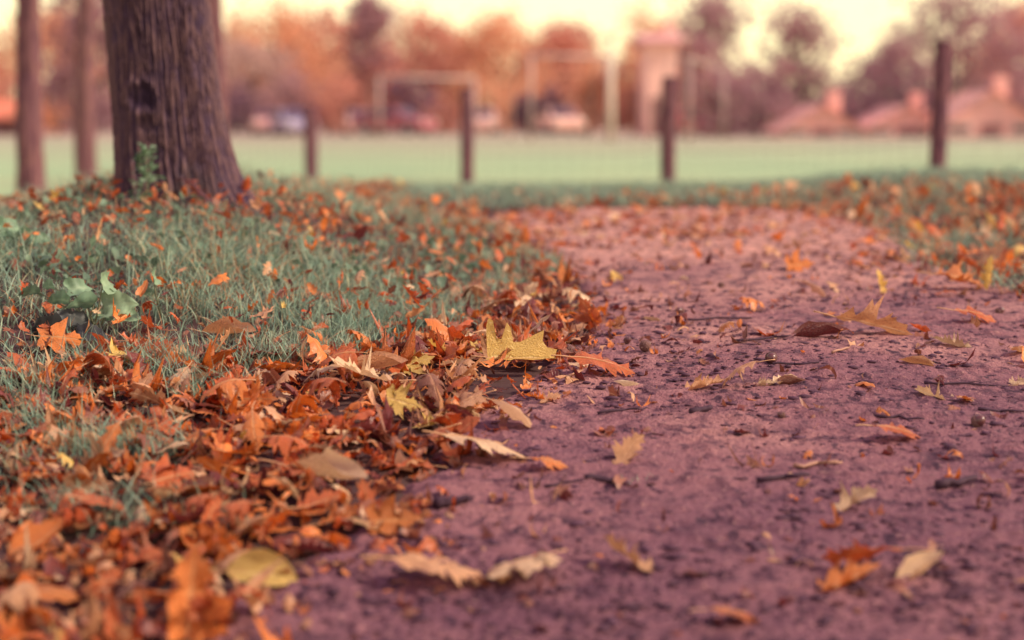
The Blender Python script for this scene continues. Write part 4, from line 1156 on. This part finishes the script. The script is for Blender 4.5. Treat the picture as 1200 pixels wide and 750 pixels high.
# ------------------------------------------------------------------ houses
M_glass = simple('dark_window', (.07, .045, .07), .2, .2, 2, .5)
M_trim = simple('window_trim', (.62, .48, .46), .6, .1, 2)
M_door = simple('door_paint', (.20, .08, .09), .6, .2, 3)
def house(px, D, wpx, y_eave, y_ridge, wall, roof, label, rows=1, gable=False, depth=6.0, wins=3):
    k = D / F; x = (px - 600) * k; z = float(H(x, D)); w = wpx * k / 2
    he = CZ + (140 - y_eave) * k - z; hr = CZ + (140 - y_ridge) * k - z
    e = empty('house', (x, D, z)); tag(e, label, 'house')
    wm = simple('render_' + str(px), wall, .8, .12, 1.5); rm = simple('roof_' + str(px), roof, .7, .2, 3)
    b = MB(); b.box(-w, w, 0, depth, -.4, he)
    if gable: b.add([(-w, 0, he), (w, 0, he), (0, 0, hr), (-w, depth, he), (w, depth, he), (0, depth, hr)], [(0, 1, 2), (5, 4, 3)])
    b.build('wall', wm, e)
    b = MB(); o_ = .35; t = .14
    if gable:
        b.add([(-w - o_, -.3, he - o_ * (hr - he) / w + .02), (0, -.3, hr + .02), (0, depth + .3, hr + .02), (-w - o_, depth + .3, he - o_ * (hr - he) / w + .02)], [(0, 1, 2, 3)])
        b.add([(w + o_, -.3, he - o_ * (hr - he) / w + .02), (0, -.3, hr + .02), (0, depth + .3, hr + .02), (w + o_, depth + .3, he - o_ * (hr - he) / w + .02)], [(3, 2, 1, 0)])
    else:
        b.prism([(-.4, he - .02), (-.4, he + .12), (depth / 2, hr), (depth + .4, he + .12), (depth + .4, he - .02)], -w - o_, w + o_)
    r_ = b.build('roof', rm, e)
    b = MB(); b.box(w * .4, w * .4 + .6, depth / 2 - .3, depth / 2 + .3, hr - .6, hr + .7); b.build('chimney', wm, r_)
    hw = min(1.1, he * .4)
    for rr in range(rows):
        zc = he * (rr + .58) / rows
        for i in range(wins):
            xc = -w + 2 * w * (i + .5) / wins
            if rr == 0 and i == wins // 2:
                b = MB(); b.box(xc - .5, xc + .5, -.06, .02, 0, min(2.0, he * .85)); d = b.build('door', M_door, e)
                b = MB(); b.ball((xc + .35, -.1, 1.0), .05, .05, .05, 8, 6); b.build('handle', M_trim, d, True); continue
            b = MB(); b.box(xc - .6, xc + .6, -.05, .03, zc - hw / 2 - .1, zc + hw / 2 + .1); f = b.build('window', M_trim, e)
            b = MB(); b.box(xc - .5, xc + .5, -.07, .03, zc - hw / 2, zc + hw / 2); b.build('pane', M_glass, f)
    return e
house(962, 84, 92, 150, 123, (.84, .45, .40), (.95, .48, .40), 'low house with a shallow salmon gable beside the free-standing mauve tree', gable=True, wins=3)
house(1060, 85, 96, 149, 124, (.82, .44, .40), (.95, .47, .40), 'low house with a salmon gable half behind the tallest fence post', gable=True, wins=3)
house(1158, 82, 112, 144, 106, (.82, .45, .41), (.97, .50, .40), 'house with a peaked salmon roof past the tallest post', gable=True, wins=3)
house(774, 90, 36, 52, 38, (.95, .56, .48), (.70, .36, .34), 'tall narrow pink house seen between the orange tree and the tall mauve tree', rows=1, wins=1)
house(12, 92, 86, 140, 116, (.30, .15, .18), (.75, .24, .15), 'low house with an orange-red roof behind the slim dark trunk', wins=3)
house(665, 122, 60, 152, 138, (.80, .46, .38), (.92, .50, .40), 'small peach hut beside the second goal', wins=2)
house(545, 126, 70, 152, 140, (.78, .48, .42), (.90, .50, .42), 'small pale hut behind the second fence post', wins=3)

# ------------------------------------------------------------------ cars along the far side of the field
M_tyre = simple('tyre', (.03, .02, .028), .8, .2, 10); M_rim = simple('rim', (.45, .40, .40), .4, .1, 10); M_headl = simple('headlight', (.85, .75, .62), .2, .1, 10, .6)
def car(px, D, rz, paint, label):
    k = D / F; x = (px - 600) * k; z = float(H(x, D))
    e = empty('parked_car', (x, D, z), rz); tag(e, label, 'car', 'cars parked along the far side of the field')
    pm = simple('car_paint_' + str(px), paint, .3, .08, 2, .6)
    b = MB(); b.prism([(-2.1, .30), (-2.15, .62), (-1.95, .80), (-1.0, .92), (1.5, .95), (2.05, .86), (2.12, .5), (2.05, .30)], -.85, .85); b.build('body', pm, e, False, None, .07)
    V = []; prof = [(-1.05, .92), (-.35, 1.40), (.9, 1.42), (1.6, .95)]
    for sx, ins in ((-1, .82), (1, .82)):
        for (yy_, zz_) in prof: V.append((sx * (ins if zz_ < 1.2 else ins - .14), yy_, zz_))
    b = MB(); b.add(V, [(3, 2, 1, 0), (4, 5, 6, 7), (0, 1, 5, 4), (1, 2, 6, 5), (2, 3, 7, 6), (3, 0, 4, 7)]); cab = b.build('cabin', pm, e, False, None, .04)
    b = MB(); b.add([(-.70, -1.0, .96), (.70, -1.0, .96), (.60, -.40, 1.36), (-.60, -.40, 1.36)], [(0, 1, 2, 3)]); w_ = b.build('windscreen', M_glass, e); w_.location = (0, -.04, .015)
    for sx in (-1, 1):
        b = MB(); b.add([(sx * .825, -.75, .97), (sx * .70, -.28, 1.34), (sx * .70, .85, 1.36), (sx * .825, 1.35, .99)], [(0, 1, 2, 3)] if sx > 0 else [(3, 2, 1, 0)]); w_ = b.build('side_window', M_glass, e); w_.location = (sx * .012, 0, 0)
        b = MB(); b.ball((sx * .6, -2.10, .66), .17, .07, .10, 10, 7); b.build('headlight', M_headl, e, True)
        for wy in (-1.3, 1.3):
            b = MB(); b.tube([(sx * .70, wy, .31), (sx * .88, wy, .31)], [.31, .31], 18); ww = b.build('wheel', M_tyre, e)
            b = MB(); b.tube([(sx * .87, wy, .31), (sx * .895, wy, .31)], [.19, .17], 14); b.build('rim', M_rim, ww)
car(463, 88, R(62), (.42, .10, .13), 'dark red car seen side-on below the white goal with the dark shrub')
car(424, 94, R(8), (.86, .50, .40), 'peach-white car nose-on beside the dark red car')
car(345, 92, R(20), (.42, .36, .52), 'bluish grey car beside the shortest fence post')
car(320, 96, R(0), (.80, .42, .38), 'pink-white car next to the bluish grey car')
car(656, 90, R(12), (.90, .52, .42), 'peach-white car nose-on below the second goal')
car(566, 96, R(-5), (.86, .52, .44), 'pale car just past the second fence post')
car(808, 92, R(4), (.62, .11, .12), 'bright red car nose-on beside the third fence post')
car(955, 94, R(75), (.20, .12, .22), 'dark purple car side-on under the free-standing tree')

# ------------------------------------------------------------------ world, sun, camera
w = bpy.data.worlds.new('World'); scene.world = w; w.use_nodes = True
t = NT(w)
SUN_EL, SUN_AZ = 40, 104
sky = t.n('ShaderNodeTexSky', sky_type='NISHITA', sun_disc=False, sun_elevation=R(SUN_EL), sun_rotation=R(SUN_AZ), air_density=1.2, dust_density=3.0, ozone_density=1.0)
tc = t.n('ShaderNodeTexCoord'); sp = t.n('ShaderNodeSeparateXYZ'); t.l(tc.outputs['Generated'], sp.inputs[0])
cl = noise(t, tc.outputs['Generated'], 3.0, 4)
haze = ramp(t, sp.outputs[2], [(0.0, (1.70, 1.42, .76)), (.10, (1.70, 1.52, .88)), (.28, (1.12, .88, .76)), (.60, (.54, .37, .60)), (1.0, (.44, .30, .58))])
mul = t.n('ShaderNodeVectorMath', operation='SCALE'); mul.inputs['Scale'].default_value = 10.5; t.l(haze, mul.inputs[0])
mixw = t.n('ShaderNodeMix', data_type='RGBA'); mixw.inputs[0].default_value = .86; t.l(sky.outputs[0], mixw.inputs[6]); t.l(mul.outputs[0], mixw.inputs[7])
bg = t.n('ShaderNodeBackground'); bg.inputs[1].default_value = .10; t.l(mixw.outputs[2], bg.inputs[0])
ow = t.n('ShaderNodeOutputWorld'); t.l(bg.outputs[0], ow.inputs[0])

sd_ = bpy.data.lights.new('sun', 'SUN'); sd_.energy = 5.0; sd_.angle = R(7); sd_.color = (1.0, .83, .62)
so = bpy.data.objects.new('sun', sd_); COL.objects.link(so)
az, el = R(SUN_AZ), R(SUN_EL)
dirv = Vector((math.sin(az) * math.cos(el), math.cos(az) * math.cos(el), math.sin(el)))
so.rotation_euler = dirv.to_track_quat('Z', 'Y').to_euler(); so.location = (6, 3, 6)

cd_ = bpy.data.cameras.new('camera'); cam = bpy.data.objects.new('camera', cd_); COL.objects.link(cam)
cam.location = (0, 0, CZ); cam.rotation_euler = (math.pi / 2 - TILT, 0, 0)
cd_.sensor_width = 36; cd_.lens = 60; cd_.clip_start = .05; cd_.clip_end = 3000
cd_.dof.use_dof = True; cd_.dof.focus_distance = 2.94; cd_.dof.aperture_fstop = 2.1; cd_.dof.aperture_blades = 0
scene.camera = cam
scene.view_settings.view_transform = 'Standard'; scene.view_settings.look = 'None'; scene.view_settings.exposure = 0; scene.view_settings.gamma = 1
scene.cycles.use_denoising = True
scene.cycles.max_bounces = 6; scene.cycles.diffuse_bounces = 3; scene.cycles.glossy_bounces = 2; scene.cycles.transmission_bounces = 4
scene.cycles.use_adaptive_sampling = True; scene.cycles.adaptive_threshold = .015
scene.render.film_transparent = False
